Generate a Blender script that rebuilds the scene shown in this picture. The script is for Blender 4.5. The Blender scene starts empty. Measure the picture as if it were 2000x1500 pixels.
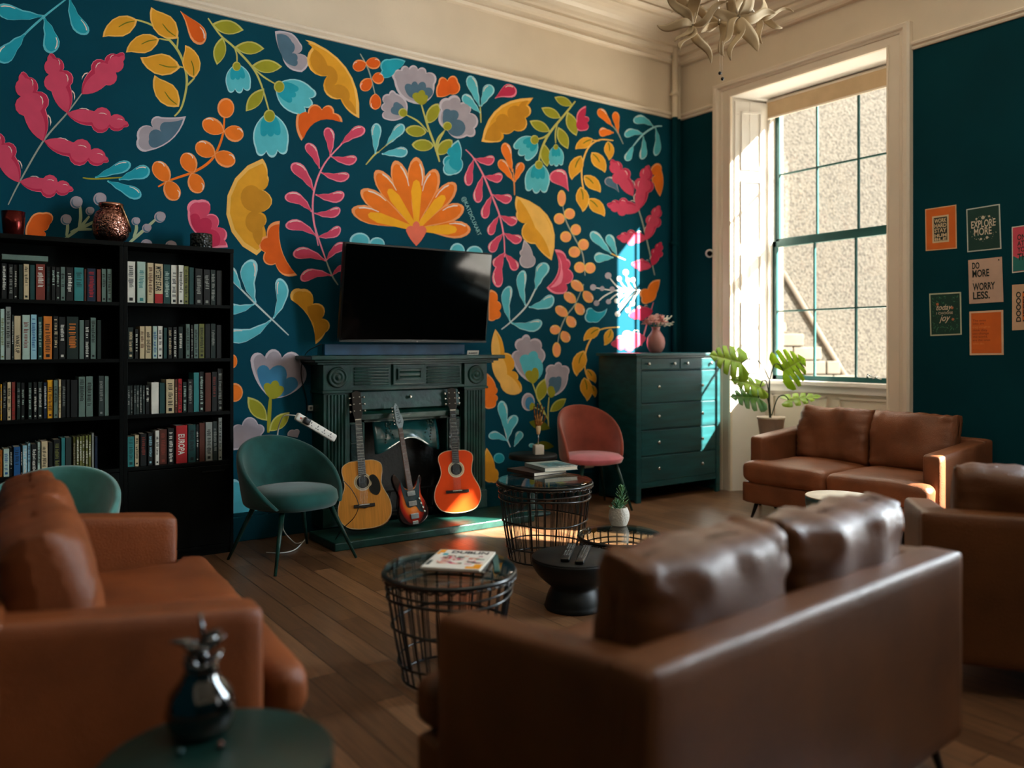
import bpy, bmesh, math, random
from math import sin, cos, pi, radians, atan2, sqrt, hypot
from mathutils import Vector, Matrix, noise

random.seed(7)
C = bpy.context.scene
COL = C.collection

# ------------------------------------------------------------------ camera
FPX = 1594.0                    # focal length in pixels of the 2000x1500 frame
HZ = 680.0                      # horizon row
EYE = 1.354
HD = radians(54.7)              # heading of the view, from +x
cam_d = bpy.data.cameras.new('camera')
cam = bpy.data.objects.new('camera', cam_d)
COL.objects.link(cam)
cam.location = (0, 0, EYE)
cam.rotation_euler = (radians(90), 0, HD - radians(90))
cam_d.sensor_width = 36
cam_d.lens = FPX / 2000 * 36
cam_d.shift_y = -(750 - HZ) / 2000
cam_d.clip_start = 0.05
cam_d.dof.use_dof = True
cam_d.dof.focus_distance = 5.0
cam_d.dof.aperture_fstop = 1.0
C.camera = cam

# ------------------------------------------------------------------ light
C.view_settings.view_transform = 'Standard'
C.view_settings.look = 'None'
C.view_settings.gamma = 1
C.view_settings.use_curve_mapping = False
C.view_settings.exposure = 0.75

wd = bpy.data.worlds.new('world'); C.world = wd; wd.use_nodes = True
wn = wd.node_tree.nodes; wl = wd.node_tree.links
bg = wn['Background']
bg.inputs[0].default_value = (0.62, 0.80, 1.0, 1)
bg.inputs[1].default_value = 1.1

SUN_DIR = Vector((-1, 1.25, -1.06)).normalized()
def lamp(name, kind, energy, color, loc, direction, size=1, size_y=None):
    d = bpy.data.lights.new(name, kind)
    d.energy = energy; d.color = color
    if kind == 'AREA':
        d.shape = 'RECTANGLE'; d.size = size; d.size_y = size_y or size
    if kind == 'SUN':
        d.angle = radians(0.6)
    o = bpy.data.objects.new(name, d); COL.objects.link(o)
    o.location = loc
    o.rotation_euler = Vector(direction).to_track_quat('-Z', 'Y').to_euler()
    return o
lamp('sun', 'SUN', 44.0, (1.0, 0.92, 0.81), (12, -8, 8), SUN_DIR)
lamp('sky_window_b', 'AREA', 300, (0.72, 0.86, 1.0), (6.95, 1.15, 2.4), (-1, 0.1, -0.18), 1.5, 2.6)
lamp('sky_window_c', 'AREA', 38, (0.95, 0.95, 0.95), (6.75, -2.85, 2.4), (-1, 0.35, -0.1), 1.5, 2.6)
lamp('sky_window_a', 'AREA', 190, (1.0, 0.95, 0.86), (6.9, 4.3, 4.45), (-1, 0, -1.1), 1.2, 0.8)
lamp('ceiling_panel_light', 'AREA', 15, (1.0, 0.86, 0.68), (2.0, 0.2, 4.35), (0.35, 0.4, -1), 1.4, 0.5)

lamp('ceiling_fill_b', 'AREA', 120, (1.0, 0.92, 0.80), (6.95, 1.1, 1.5), (-1, 0.30, 1.3), 1.4, 1.0)  # added area light aimed up to brighten the ceiling, standing in for ground bounce
lamp('ceiling_fill_a', 'AREA', 110, (1.0, 0.90, 0.76), (7.1, 4.2, 0.75), (-1, -0.1, 0.85), 1.2, 0.6)  # second added uplight, kept out of view below the sill

# ------------------------------------------------------------------ helpers
def lin(h):
    h = h.lstrip('#')
    out = []
    for i in (0, 2, 4):
        c = int(h[i:i + 2], 16) / 255
        out.append(c / 12.92 if c <= 0.04045 else ((c + 0.055) / 1.055) ** 2.4)
    return tuple(out)

def wall_y(px, py, Y):          # the point seen at a pixel on the plane y = Y
    t = (px - 1000) / FPX
    d = Y / (sin(HD) - cos(HD) * t)
    return Vector((d * (cos(HD) + sin(HD) * t), Y, EYE + (HZ - py) * d / FPX))

def wall_x(px, py, X):
    t = (px - 1000) / FPX
    d = X / (cos(HD) + sin(HD) * t)
    return Vector((X, d * (sin(HD) - cos(HD) * t), EYE + (HZ - py) * d / FPX))

def at(px, py, d):
    t = (px - 1000) / FPX
    return Vector((d * (cos(HD) + sin(HD) * t), d * (sin(HD) - cos(HD) * t), EYE + (HZ - py) * d / FPX))

def mat(name, color, rough=0.5, metal=0.0, spec=0.5, var=0.0, vscale=6.0, bump=0.0, bscale=60.0,
        coat=0.0, sheen=0.0, btype='noise', second=None, sss=0.0, emis=None, stretch=None, transm=0.0):
    m = bpy.data.materials.new(name); m.use_nodes = True
    nt = m.node_tree; N = nt.nodes; L = nt.links
    p = N['Principled BSDF']
    col = lin(color) if isinstance(color, str) else color
    p.inputs['Base Color'].default_value = (*col, 1)
    p.inputs['Roughness'].default_value = rough
    p.inputs['Metallic'].default_value = metal
    p.inputs['Specular IOR Level'].default_value = spec
    p.inputs['Coat Weight'].default_value = coat
    p.inputs['Coat Roughness'].default_value = 0.12
    p.inputs['Sheen Weight'].default_value = sheen
    p.inputs['Transmission Weight'].default_value = transm
    if sss:
        p.inputs['Subsurface Weight'].default_value = sss
        p.inputs['Subsurface Scale'].default_value = 0.02
    tc = N.new('ShaderNodeTexCoord'); mp = N.new('ShaderNodeMapping')
    L.new(tc.outputs['Object'], mp.inputs['Vector'])
    if stretch: mp.inputs['Scale'].default_value = stretch
    if var or second:
        nz = N.new('ShaderNodeTexNoise'); nz.inputs['Scale'].default_value = vscale
        nz.inputs['Detail'].default_value = 5
        L.new(mp.outputs[0], nz.inputs['Vector'])
        cr = N.new('ShaderNodeValToRGB')
        c2 = lin(second) if second else tuple(min(1, c * (1 + var)) for c in col)
        c1 = col if second else tuple(c * (1 - var) for c in col)
        cr.color_ramp.elements[0].position = 0.35; cr.color_ramp.elements[1].position = 0.65
        cr.color_ramp.elements[0].color = (*c1, 1); cr.color_ramp.elements[1].color = (*c2, 1)
        L.new(nz.outputs[0], cr.inputs[0]); L.new(cr.outputs[0], p.inputs['Base Color'])
    if bump:
        if btype == 'voronoi':
            b0 = N.new('ShaderNodeTexVoronoi'); b0.inputs['Scale'].default_value = bscale; src = b0.outputs['Distance']
        else:
            b0 = N.new('ShaderNodeTexNoise'); b0.inputs['Scale'].default_value = bscale
            b0.inputs['Detail'].default_value = 4; src = b0.outputs[0]
        L.new(mp.outputs[0], b0.inputs['Vector'])
        bp = N.new('ShaderNodeBump'); bp.inputs['Strength'].default_value = bump
        bp.inputs['Distance'].default_value = 0.01
        L.new(src, bp.inputs['Height']); L.new(bp.outputs[0], p.inputs['Normal'])
    if emis:
        p.inputs['Emission Color'].default_value = (*lin(emis[0]), 1)
        p.inputs['Emission Strength'].default_value = emis[1]
    return m

def glass_mat(name, tint, refl=0.08):
    m = bpy.data.materials.new(name); m.use_nodes = True
    nt = m.node_tree; N = nt.nodes; L = nt.links
    for n in list(N): N.remove(n)
    out = N.new('ShaderNodeOutputMaterial'); mx = N.new('ShaderNodeMixShader')
    tr = N.new('ShaderNodeBsdfTransparent'); gl = N.new('ShaderNodeBsdfGlossy')
    lw = N.new('ShaderNodeLayerWeight'); lw.inputs['Blend'].default_value = 0.5
    ml = N.new('ShaderNodeMath'); ml.operation = 'MULTIPLY_ADD'
    ml.inputs[1].default_value = 0.75; ml.inputs[2].default_value = refl
    pw = N.new('ShaderNodeMath'); pw.operation = 'POWER'; pw.inputs[1].default_value = 4.0
    L.new(lw.outputs['Facing'], pw.inputs[0]); L.new(pw.outputs[0], ml.inputs[0]); L.new(ml.outputs[0], mx.inputs[0])
    tr.inputs[0].default_value = (*tint, 1)
    gl.inputs['Roughness'].default_value = 0.02
    L.new(tr.outputs[0], mx.inputs[1]); L.new(gl.outputs[0], mx.inputs[2])
    L.new(mx.outputs[0], out.inputs[0])
    return m

def catmull(pts, n=6, closed=True):
    out = []; k = len(pts)
    rng = range(k) if closed else range(k - 1)
    for i in rng:
        if closed: p0, p1, p2, p3 = pts[i - 1], pts[i], pts[(i + 1) % k], pts[(i + 2) % k]
        else: p0, p1, p2, p3 = pts[max(i - 1, 0)], pts[i], pts[i + 1], pts[min(i + 2, k - 1)]
        for j in range(n):
            t = j / n
            out.append(tuple(0.5 * ((2 * b) + (-a + c) * t + (2 * a - 5 * b + 4 * c - d) * t * t + (-a + 3 * b - 3 * c + d) * t ** 3)
                             for a, b, c, d in zip(p0, p1, p2, p3)))
    if not closed: out.append(tuple(pts[-1]))
    return out

class MB:
    """collects geometry that becomes ONE mesh object"""
    def __init__(s): s.V = []; s.F = []; s.M = []; s.S = []
    def add(s, verts, faces, m=0, smooth=False):
        b = len(s.V); s.V += [tuple(v) for v in verts]
        for f in faces:
            s.F.append([b + i for i in f]); s.M.append(m); s.S.append(smooth)
        return s
    def box(s, x0, x1, y0, y1, z0, z1, m=0):
        v = [(x0, y0, z0), (x1, y0, z0), (x1, y1, z0), (x0, y1, z0), (x0, y0, z1), (x1, y0, z1), (x1, y1, z1), (x0, y1, z1)]
        return s.add(v, [(0, 3, 2, 1), (4, 5, 6, 7), (0, 1, 5, 4), (1, 2, 6, 5), (2, 3, 7, 6), (3, 0, 4, 7)], m)
    def cubegrid(s, n, fn, m=0):
        idx = {}; vs = []; fs = []
        def vid(a, b, c):
            k = (a, b, c)
            if k not in idx:
                idx[k] = len(vs); vs.append(fn(Vector((2 * a / n - 1, 2 * b / n - 1, 2 * c / n - 1))))
            return idx[k]
        for i in range(n):
            for j in range(n):
                fs.append([vid(i, j, 0), vid(i, j + 1, 0), vid(i + 1, j + 1, 0), vid(i + 1, j, 0)])
                fs.append([vid(i, j, n), vid(i + 1, j, n), vid(i + 1, j + 1, n), vid(i, j + 1, n)])
                fs.append([vid(i, 0, j), vid(i + 1, 0, j), vid(i + 1, 0, j + 1), vid(i, 0, j + 1)])
                fs.append([vid(i, n, j), vid(i, n, j + 1), vid(i + 1, n, j + 1), vid(i + 1, n, j)])
                fs.append([vid(0, i, j), vid(0, i, j + 1), vid(0, i + 1, j + 1), vid(0, i + 1, j)])
                fs.append([vid(n, i, j), vid(n, i + 1, j), vid(n, i + 1, j + 1), vid(n, i, j + 1)])
        return s.add(vs, fs, m, True)
    def rbox(s, x0, x1, y0, y1, z0, z1, r, n=10, m=0, wob=0.0, seed=0, puff=0.0):
        c = Vector(((x0 + x1) / 2, (y0 + y1) / 2, (z0 + z1) / 2)); h = Vector(((x1 - x0) / 2, (y1 - y0) / 2, (z1 - z0) / 2))
        r = min(r, *h)
        def fn(q):
            # crowd the grid lines toward the rounded rim
            p = Vector([math.copysign(1 - (1 - abs(a)) ** 1.6, a) * hh for a, hh in zip(q, h)])
            inner = Vector([max(-(hh - r), min(hh - r, a)) for a, hh in zip(p, h)])
            d = p - inner
            o = inner + (d.normalized() * r if d.length > 1e-9 else d)
            if puff:
                ax = min(range(3), key=lambda i: h[i]); e = 1.0
                for i in range(3):
                    if i != ax: e *= max(0.0, 1 - (o[i] / h[i]) ** 4)
                o[ax] += math.copysign(puff * e, q[ax]) * min(1, abs(q[ax]) * 1.0)
            if wob:
                k = noise.noise_vector((o + c) * 5 + Vector((seed * 3.1, seed, 0)))
                k2 = noise.noise_vector((o + c) * 15 + Vector((seed, 9, 0)))
                o = o + k * wob + k2 * wob * 0.35
            return o + c
        return s.cubegrid(n, fn, m)
    def pillow(s, cx, cy, cz, w, d, h, seed=0, n=22, m=0, wrinkle=0.008, thick_pow=2.6, rim=0.42):
        """plump cushion: w along x, d thickness along y, h along z"""
        def fn(q):
            u = math.copysign(1 - (1 - abs(q.x)) ** 1.35, q.x); v = math.copysign(1 - (1 - abs(q.z)) ** 1.35, q.z)
            corner = 1 - 0.05 * (u * v) ** 2
            X = u * w / 2 * (1 - 0.035 * (1 - v * v) * abs(u) ** 3) * corner
            Z = v * h / 2 * (1 - 0.045 * (1 - u * u) * abs(v) ** 3) * corner
            e = rim + (1 - rim) * ((1 - abs(u) ** thick_pow) * (1 - abs(v) ** thick_pow)) ** 0.5
            if max(abs(q.x), abs(q.z)) > 0.999: e = rim
            Y = q.y * d / 2 * e
            # round the rim
            if abs(u) > 0.93: Y *= 1 - ((abs(u) - 0.93) / 0.07) ** 2 * 0.45
            if abs(v) > 0.93: Y *= 1 - ((abs(v) - 0.93) / 0.07) ** 2 * 0.45
            o = Vector((X, Y, Z))
            k = noise.noise(Vector((u * 2.2 + seed * 7.3, v * 1.2, q.y * 0.6 + seed)))
            edge = max(abs(u), abs(v)) ** 3
            pl = noise.noise(Vector((u * (9 if abs(v) > abs(u) else 2), v * (2 if abs(v) > abs(u) else 9), seed * 3.7)))
            o.y += math.copysign(1, q.y or 1) * (k * wrinkle * 1.6 + pl * wrinkle * 1.5 * edge)
            o.z += pl * wrinkle * 0.8 * edge
            return o + Vector((cx, cy, cz))
        return s.cubegrid(n, fn, m)
    def tube(s, pts, r, n=8, closed=False, m=0, caps=True, flat=1.0):
        pts = [Vector(p) for p in pts]; k = len(pts)
        rs = r if isinstance(r, (list, tuple)) else [r] * k
        vs = []; fs = []; up = None
        for i in range(k):
            if closed: t = pts[(i + 1) % k] - pts[i - 1]
            else: t = pts[min(i + 1, k - 1)] - pts[max(i - 1, 0)]
            t = t.normalized() if t.length > 1e-9 else Vector((0, 0, 1))
            if up is None:
                up = Vector((0, 0, 1)) if abs(t.z) < 0.9 else Vector((1, 0, 0))
            a = (up - t * up.dot(t))
            a = a.normalized() if a.length > 1e-6 else t.orthogonal().normalized()
            b = t.cross(a); up = a
            for j in range(n):
                an = 2 * pi * j / n
                vs.append(pts[i] + (a * cos(an) * flat + b * sin(an)) * rs[i])
        for i in range(k if closed else k - 1):
            for j in range(n):
                i2 = (i + 1) % k; j2 = (j + 1) % n
                fs.append([i * n + j, i * n + j2, i2 * n + j2, i2 * n + j])
        s.add(vs, fs, m, True)
        if caps and not closed:
            b = len(s.V) - k * n
            s.F.append([b + j for j in reversed(range(n))]); s.M.append(m); s.S.append(False)
            s.F.append([b + (k - 1) * n + j for j in range(n)]); s.M.append(m); s.S.append(False)
        return s
    def lathe(s, prof, n=32, c=(0, 0, 0), m=0, smooth=True, flatten=1.0):
        vs = []; fs = []; k = len(prof)
        for i in range(n):
            a = 2 * pi * i / n
            for r, z in prof: vs.append((c[0] + r * cos(a), c[1] + r * sin(a) * flatten, c[2] + z))
        for i in range(n):
            i2 = (i + 1) % n
            for j in range(k - 1): fs.append([i * k + j, i2 * k + j, i2 * k + j + 1, i * k + j + 1])
        s.add(vs, fs, m, smooth)
        b = len(s.V) - n * k
        if prof[0][0] > 1e-6:
            s.F.append([b + i * k for i in reversed(range(n))]); s.M.append(m); s.S.append(False)
        if prof[-1][0] > 1e-6:
            s.F.append([b + i * k + k - 1 for i in range(n)]); s.M.append(m); s.S.append(False)
        return s
    def prism(s, poly, d0, d1, plane='xz', m=0):
        """outline poly in a plane, extruded along the third axis from d0 to d1"""
        n = len(poly)
        def P(a, b, d):
            return {'xz': (a, d, b), 'xy': (a, b, d), 'yz': (d, a, b)}[plane]
        vs = [P(a, b, d0) for a, b in poly] + [P(a, b, d1) for a, b in poly]
        fs = [list(range(n)), [n + i for i in reversed(range(n))]] + [[i, i + n, (i + 1) % n + n, (i + 1) % n] for i in range(n)]
        return s.add(vs, fs, m)
    def ball(s, c, r, n=10, m=0, sc=(1, 1, 1)):
        vs = []; fs = []; h = max(4, n // 2 + 1)
        for i in range(h + 1):
            th = pi * i / h
            for j in range(n):
                a = 2 * pi * j / n
                vs.append((c[0] + r * sc[0] * sin(th) * cos(a), c[1] + r * sc[1] * sin(th) * sin(a), c[2] + r * sc[2] * cos(th)))
        for i in range(h):
            for j in range(n):
                fs.append([i * n + j, (i + 1) * n + j, (i + 1) * n + (j + 1) % n, i * n + (j + 1) % n])
        return s.add(vs, fs, m, True)
    def xf(s, M, start=0):
        for i in range(start, len(s.V)): s.V[i] = tuple(M @ Vector(s.V[i]))
        return s
    def build(s, name, mats, parent=None, bevel=0.0, subsurf=0, loc=None, rot=None, fix=True, seg=2):
        me = bpy.data.meshes.new(name)
        me.from_pydata(s.V, [], s.F)
        if not isinstance(mats, (list, tuple)): mats = [mats]
        for q in mats: me.materials.append(q)
        me.polygons.foreach_set('material_index', s.M)
        me.polygons.foreach_set('use_smooth', s.S)
        me.update()
        if fix:
            bm = bmesh.new(); bm.from_mesh(me)
            bmesh.ops.remove_doubles(bm, verts=bm.verts, dist=1e-6)
            bmesh.ops.recalc_face_normals(bm, faces=bm.faces)
            bm.to_mesh(me); bm.free()
        o = bpy.data.objects.new(name, me); COL.objects.link(o)
        if parent: o.parent = parent
        if loc: o.location = loc
        if rot: o.rotation_euler = rot
        if bevel:
            b = o.modifiers.new('bevel', 'BEVEL'); b.width = bevel; b.segments = seg; b.limit_method = 'ANGLE'
            b.harden_normals = False
        if subsurf:
            b = o.modifiers.new('subdivision', 'SUBSURF'); b.levels = subsurf; b.render_levels = subsurf
        return o

def thing(name, label, cat, loc=(0, 0, 0), rz=0.0, group=None, rot=None):
    o = bpy.data.objects.new(name, None); COL.objects.link(o)
    o.empty_display_size = 0.1
    o.location = loc; o.rotation_euler = rot if rot else (0, 0, rz)
    o['label'] = label; o['category'] = cat
    if group: o['group'] = group
    return o
def tag(o, label, cat, group=None, kind=None):
    if label: o['label'] = label
    if cat: o['category'] = cat
    if group: o['group'] = group
    if kind: o['kind'] = kind
    return o
def struct(o, label=None, cat=None):
    o['kind'] = 'structure'
    if label: o['label'] = label
    if cat: o['category'] = cat
    return o
def copy_tree(o, parent=None):
    c = o.copy(); COL.objects.link(c)
    if parent: c.parent = parent
    for ch in list(o.children): copy_tree(ch, c)
    return c

_tc = {}
def text_geo(txt, size=1.0, bold=0.0, align='LEFT', shear=0.0):
    """outline letters as flat geometry in the xy plane"""
    k = (txt, size, bold, align, shear)
    if k in _tc: return _tc[k]
    cu = bpy.data.curves.new('t', 'FONT'); cu.body = txt; cu.size = size; cu.offset = bold * size
    cu.align_x = align; cu.shear = shear; cu.resolution_u = 3; cu.extrude = 0
    o = bpy.data.objects.new('t', cu); COL.objects.link(o)
    dg = bpy.context.evaluated_depsgraph_get()
    me = bpy.data.meshes.new_from_object(o.evaluated_get(dg))
    vs = [v.co.copy() for v in me.vertices]; fs = [list(p.vertices) for p in me.polygons]
    bpy.data.objects.remove(o); bpy.data.curves.remove(cu); bpy.data.meshes.remove(me)
    _tc[k] = (vs, fs)
    return _tc[k]
def add_text(mb, txt, fn, size, m=0, bold=0.0, align='LEFT', shear=0.0, width=None, sx=1.0):
    """letters placed by fn(u, v) -> point"""
    vs, fs = text_geo(txt, size, bold, align, shear)
    if width and vs:
        w = max(v.x for v in vs) - min(v.x for v in vs)
        sx = width / w if w else 1
    mb.add([fn(v.x * sx, v.y) for v in vs], fs, m)
    return mb

# ------------------------------------------------------------------ materials
M = {}
M['leather'] = mat('tan_leather', '#78482d', rough=0.40, spec=0.38, var=0.22, vscale=4, bump=0.25, bscale=220, btype='voronoi')
M['leather_d'] = mat('cognac_leather', '#763d1c', rough=0.42, spec=0.35, var=0.2, vscale=4, bump=0.25, bscale=220, btype='voronoi')
M['leather_b'] = mat('brown_leather', '#5a3417', rough=0.42, spec=0.34, var=0.2, vscale=4, bump=0.25, bscale=220, btype='voronoi')
M['black_metal'] = mat('black_metal', '#0b1110', rough=0.35, metal=0.0, spec=0.6, var=0.1)
M['wire'] = mat('black_lacquered_wire', '#060b0b', rough=0.3, spec=0.5, var=0.1)
M['teal_velvet'] = mat('teal_velvet', '#134340', rough=0.85, spec=0.15, sheen=0.3, var=0.35, vscale=5, bump=0.1, bscale=300)
M['pink_velvet'] = mat('dusty_pink_velvet', '#94493a', rough=0.85, spec=0.2, sheen=0.5, var=0.25, vscale=5, bump=0.1, bscale=300)
M['black_wood'] = mat('black_stained_wood', '#050807', rough=0.45, spec=0.12, var=0.3, vscale=8, stretch=(1, 1, 0.2), bump=0.1, bscale=30)
M['green_black'] = mat('dark_green_painted_wood', '#104448', rough=0.34, spec=0.5, var=0.3, vscale=7, stretch=(0.3, 1, 3), bump=0.1, bscale=25)
M['cast'] = mat('black_green_cast_iron', '#0c332c', rough=0.4, spec=0.3, var=0.4, vscale=9, bump=0.25, bscale=30)
M['cast_dark'] = mat('sooty_cast_iron', '#040807', rough=0.6, spec=0.3, var=0.3, vscale=9, bump=0.3, bscale=40)
M['chrome'] = mat('brushed_chrome', '#b9bcb8', rough=0.25, metal=1.0, var=0.05)
M['copper'] = mat('pierced_copper', '#c99282', rough=0.26, metal=1.0, second='#4e2a20', vscale=70, bump=0.4, bscale=90, btype='voronoi')
M['white_plastic'] = mat('white_plastic', '#dcdcd6', rough=0.4, var=0.03)
M['black_plastic'] = mat('black_plastic', '#070909', rough=0.35, var=0.1)
M['screen'] = mat('black_screen', '#020303', rough=0.06, spec=0.08, coat=0.0, var=0.05)
M['cream'] = mat('cream_paint', '#dfd0ba', rough=0.7, spec=0.3, var=0.04, vscale=2, bump=0.08, bscale=60)
M['ceiling'] = mat('ceiling_paint', '#f0e4d2', rough=0.8, spec=0.2, var=0.03, vscale=2)
M['cream_gloss'] = mat('cream_gloss_paint', '#e8dac6', rough=0.35, spec=0.4, var=0.03, vscale=3, bump=0.05, bscale=30)
M['white_gloss'] = mat('white_gloss_paint', '#f3efe8', rough=0.35, spec=0.4, var=0.03, vscale=3)
M['teal_wall'] = mat('dark_teal_wall_paint', '#00363f', rough=0.8, spec=0.1, var=0.10, vscale=1.5, bump=0.06, bscale=90)
M['teal_sash'] = mat('dark_teal_sash_paint', '#164a48', rough=0.4, spec=0.4, var=0.1)
M['pane'] = glass_mat('window_glass', (0.98, 0.99, 0.98), 0.02)
M['table_glass'] = glass_mat('smoked_table_glass', (0.86, 0.93, 0.91), 0.06)
M['paper'] = mat('paper_pages', '#cfc6b2', rough=0.8, var=0.08, vscale=40, stretch=(1, 1, 8))
M['terracotta'] = mat('pale_clay', '#e2cfba', rough=0.6, var=0.08)
_flat = {}
def flat(color, rough=0.55, name=None, spec=0.4, var=0.06):
    k = (color, rough, spec)
    if k not in _flat: _flat[k] = mat(name or ('painted_' + color.strip('#')), color, rough=rough, spec=spec, var=var, vscale=9)
    return _flat[k]
# ------------------------------------------------------------------ the room
WY = 5.78       # the mural wall
WX = 6.18       # the window wall
CZ = 4.62       # ceiling
RAIL = 3.66
X0, Y0 = -2.6, -4.6

# floor: timber boards running along y
m = bpy.data.materials.new('walnut_floor_boards'); m.use_nodes = True
N = m.node_tree.nodes; L = m.node_tree.links; p = N['Principled BSDF']
tc = N.new('ShaderNodeTexCoord'); mp = N.new('ShaderNodeMapping'); mp.inputs['Rotation'].default_value[2] = radians(90)
L.new(tc.outputs['Object'], mp.inputs[0])
br = N.new('ShaderNodeTexBrick'); br.offset = 0.37; br.inputs['Scale'].default_value = 1.0
br.inputs['Brick Width'].default_value = 0.95; br.inputs['Row Height'].default_value = 0.125
br.inputs['Mortar Size'].default_value = 0.0026; br.inputs['Mortar Smooth'].default_value = 0.3
br.inputs['Color1'].default_value = (*lin('#815e42'), 1); br.inputs['Color2'].default_value = (*lin('#583e2a'), 1)
br.inputs['Mortar'].default_value = (*lin('#1d120c'), 1)
L.new(mp.outputs[0], br.inputs[0])
mp2 = N.new('ShaderNodeMapping'); mp2.inputs['Scale'].default_value = (28, 1.6, 1); L.new(tc.outputs['Object'], mp2.inputs[0])
nz = N.new('ShaderNodeTexNoise'); nz.inputs['Scale'].default_value = 2.2; nz.inputs['Detail'].default_value = 8; nz.inputs['Distortion'].default_value = 0.6
L.new(mp2.outputs[0], nz.inputs['Vector'])
mx = N.new('ShaderNodeMix'); mx.data_type = 'RGBA'; mx.blend_type = 'MULTIPLY'; mx.inputs[0].default_value = 0.75
cr = N.new('ShaderNodeValToRGB'); cr.color_ramp.elements[0].position = 0.3; cr.color_ramp.elements[0].color = (0.45, 0.42, 0.40, 1)
cr.color_ramp.elements[1].position = 0.7; cr.color_ramp.elements[1].color = (1.15, 1.1, 1.05, 1)
L.new(nz.outputs[0], cr.inputs[0]); L.new(br.outputs['Color'], mx.inputs[6]); L.new(cr.outputs[0], mx.inputs[7])
L.new(mx.outputs[2], p.inputs['Base Color']); p.inputs['Roughness'].default_value = 0.30
bp = N.new('ShaderNodeBump'); bp.inputs['Strength'].default_value = 0.25; bp.inputs['Distance'].default_value = 0.004
L.new(br.outputs['Fac'], bp.inputs['Height']); bp.invert = True; L.new(bp.outputs[0], p.inputs['Normal'])
M['floor'] = m
struct(MB().box(X0, WX + 0.5, Y0, WY, -0.1, 0).build('floor', M['floor']))

# window wall: teal below the rail, cream above, with three tall openings
WINS = [(3.56, 5.11), (0.45, 1.80), (-3.6, -2.1)]
ZT = 3.735
SOLID = WX + 0.42
def wallbox(mb, y0, y1, z0, z1, x0=WX, x1=SOLID, mi=None):
    if z0 < RAIL < z1:
        mb.box(x0, x1, y0, y1, z0, RAIL, 0); mb.box(x0, x1, y0, y1, RAIL, z1, 1)
    else: mb.box(x0, x1, y0, y1, z0, z1, mi if mi is not None else (0 if z1 <= RAIL + 1e-6 else 1))
w = MB()
ys = [WY] + [v for a, b in WINS for v in (b, a)] + [Y0]
for i in range(0, len(ys), 2): wallbox(w, ys[i + 1], ys[i], 0, CZ)
for i, (a, b) in enumerate(WINS):
    w.box(WX, SOLID, a, b, ZT, CZ, 1)
    if i: w.box(WX, SOLID, a, b, 0, 0.95, 0)
struct(w.build('wall_right', [M['teal_wall'], M['cream']], fix=False))
w = MB(); w.box(X0, X0 - 0.2, Y0, WY, 0, CZ, 0); w.box(X0, X0 + 0.002, Y0, WY, RAIL, CZ, 1)
struct(w.build('wall_left', [M['teal_wall'], M['cream']], fix=False))
w = MB(); w.box(X0, SOLID, Y0 - 0.2, Y0, 0, RAIL, 0); w.box(X0, SOLID, Y0 - 0.2, Y0, RAIL, CZ, 1)
struct(w.build('wall_rear', [M['teal_wall'], M['cream']], fix=False))
struct(MB().box(X0, SOLID, Y0, WY + 0.2, CZ, CZ + 0.15).build('ceiling', M['ceiling']))

# cornice and picture rail along both walls
def run(profile, x_in, y_in, name, mt, ends=None):
    """profile: (out from wall, z) pairs swept along the mural wall then the window wall"""
    mb = MB(); n = len(profile); vs = []
    for (px_, py_, fx, fy) in ((X0, WY, 0, -1), (WX, WY, -1, -1), (WX, Y0, -1, 0)):
        for o, z in profile: vs.append((px_ + fx * o, py_ + fy * o, z))
    fs = []
    for k in range(2):
        for i in range(n - 1): fs.append([k * n + i, k * n + i + 1, (k + 1) * n + i + 1, (k + 1) * n + i])
    mb.add(vs, fs, 0, False)
    return mb.build(name, mt)
cor = [(0.0, 4.20), (0.035, 4.205), (0.05, 4.225), (0.03, 4.25), (0.03, 4.29), (0.06, 4.30), (0.075, 4.33), (0.06, 4.345), (0.06, 4.36)]
for k in range(7):
    a = k / 6 * pi / 2
    cor.append((0.08 + 0.17 * (1 - cos(a)), 4.37 + 0.13 * sin(a)))
cor += [(0.27, 4.50), (0.27, 4.525), (0.31, 4.53), (0.33, 4.55), (0.31, 4.57), (0.38, 4.575), (0.40, 4.60), (0.40, CZ)]
struct(run(cor, 0, 0, 'trim_1', M['cream_gloss']))
rail = [(0.0, RAIL - 0.002), (0.014, RAIL), (0.02, RAIL + 0.012), (0.012, RAIL + 0.024), (0.03, RAIL + 0.034), (0.034, RAIL + 0.05), (0.02, RAIL + 0.062), (0.0, RAIL + 0.066)]
# the picture rail stops at the window casing
mb = MB()
def railseg(a, b, fx, fy):
    n = len(rail); vs = [(a[0] + fx * o, a[1] + fy * o, z) for o, z in rail] + [(b[0] + fx * o, b[1] + fy * o, z) for o, z in rail]
    mb.add(vs, [[i, i + 1, n + i + 1, n + i] for i in range(n - 1)], 0)
railseg((X0, WY), (WX, WY), 0, -1)
for a, b in ((WY, 5.31), (3.37, 1.82), (0.43, -2.05), (-3.8, Y0)): railseg((WX, a), (WX, b), -1, 0)
struct(mb.build('trim_2', M['cream_gloss'], fix=False))
# ceiling panel moulding
mb = MB()
for o in (0.62, 0.68):
    mb.box(X0, WX - o, WY - o - 0.03, WY - o, CZ - 0.025, CZ); mb.box(WX - o - 0.03, WX - o, Y0, WY - o, CZ - 0.025, CZ)
struct(mb.build('trim_3', M['cream_gloss'], bevel=0.006))
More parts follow.
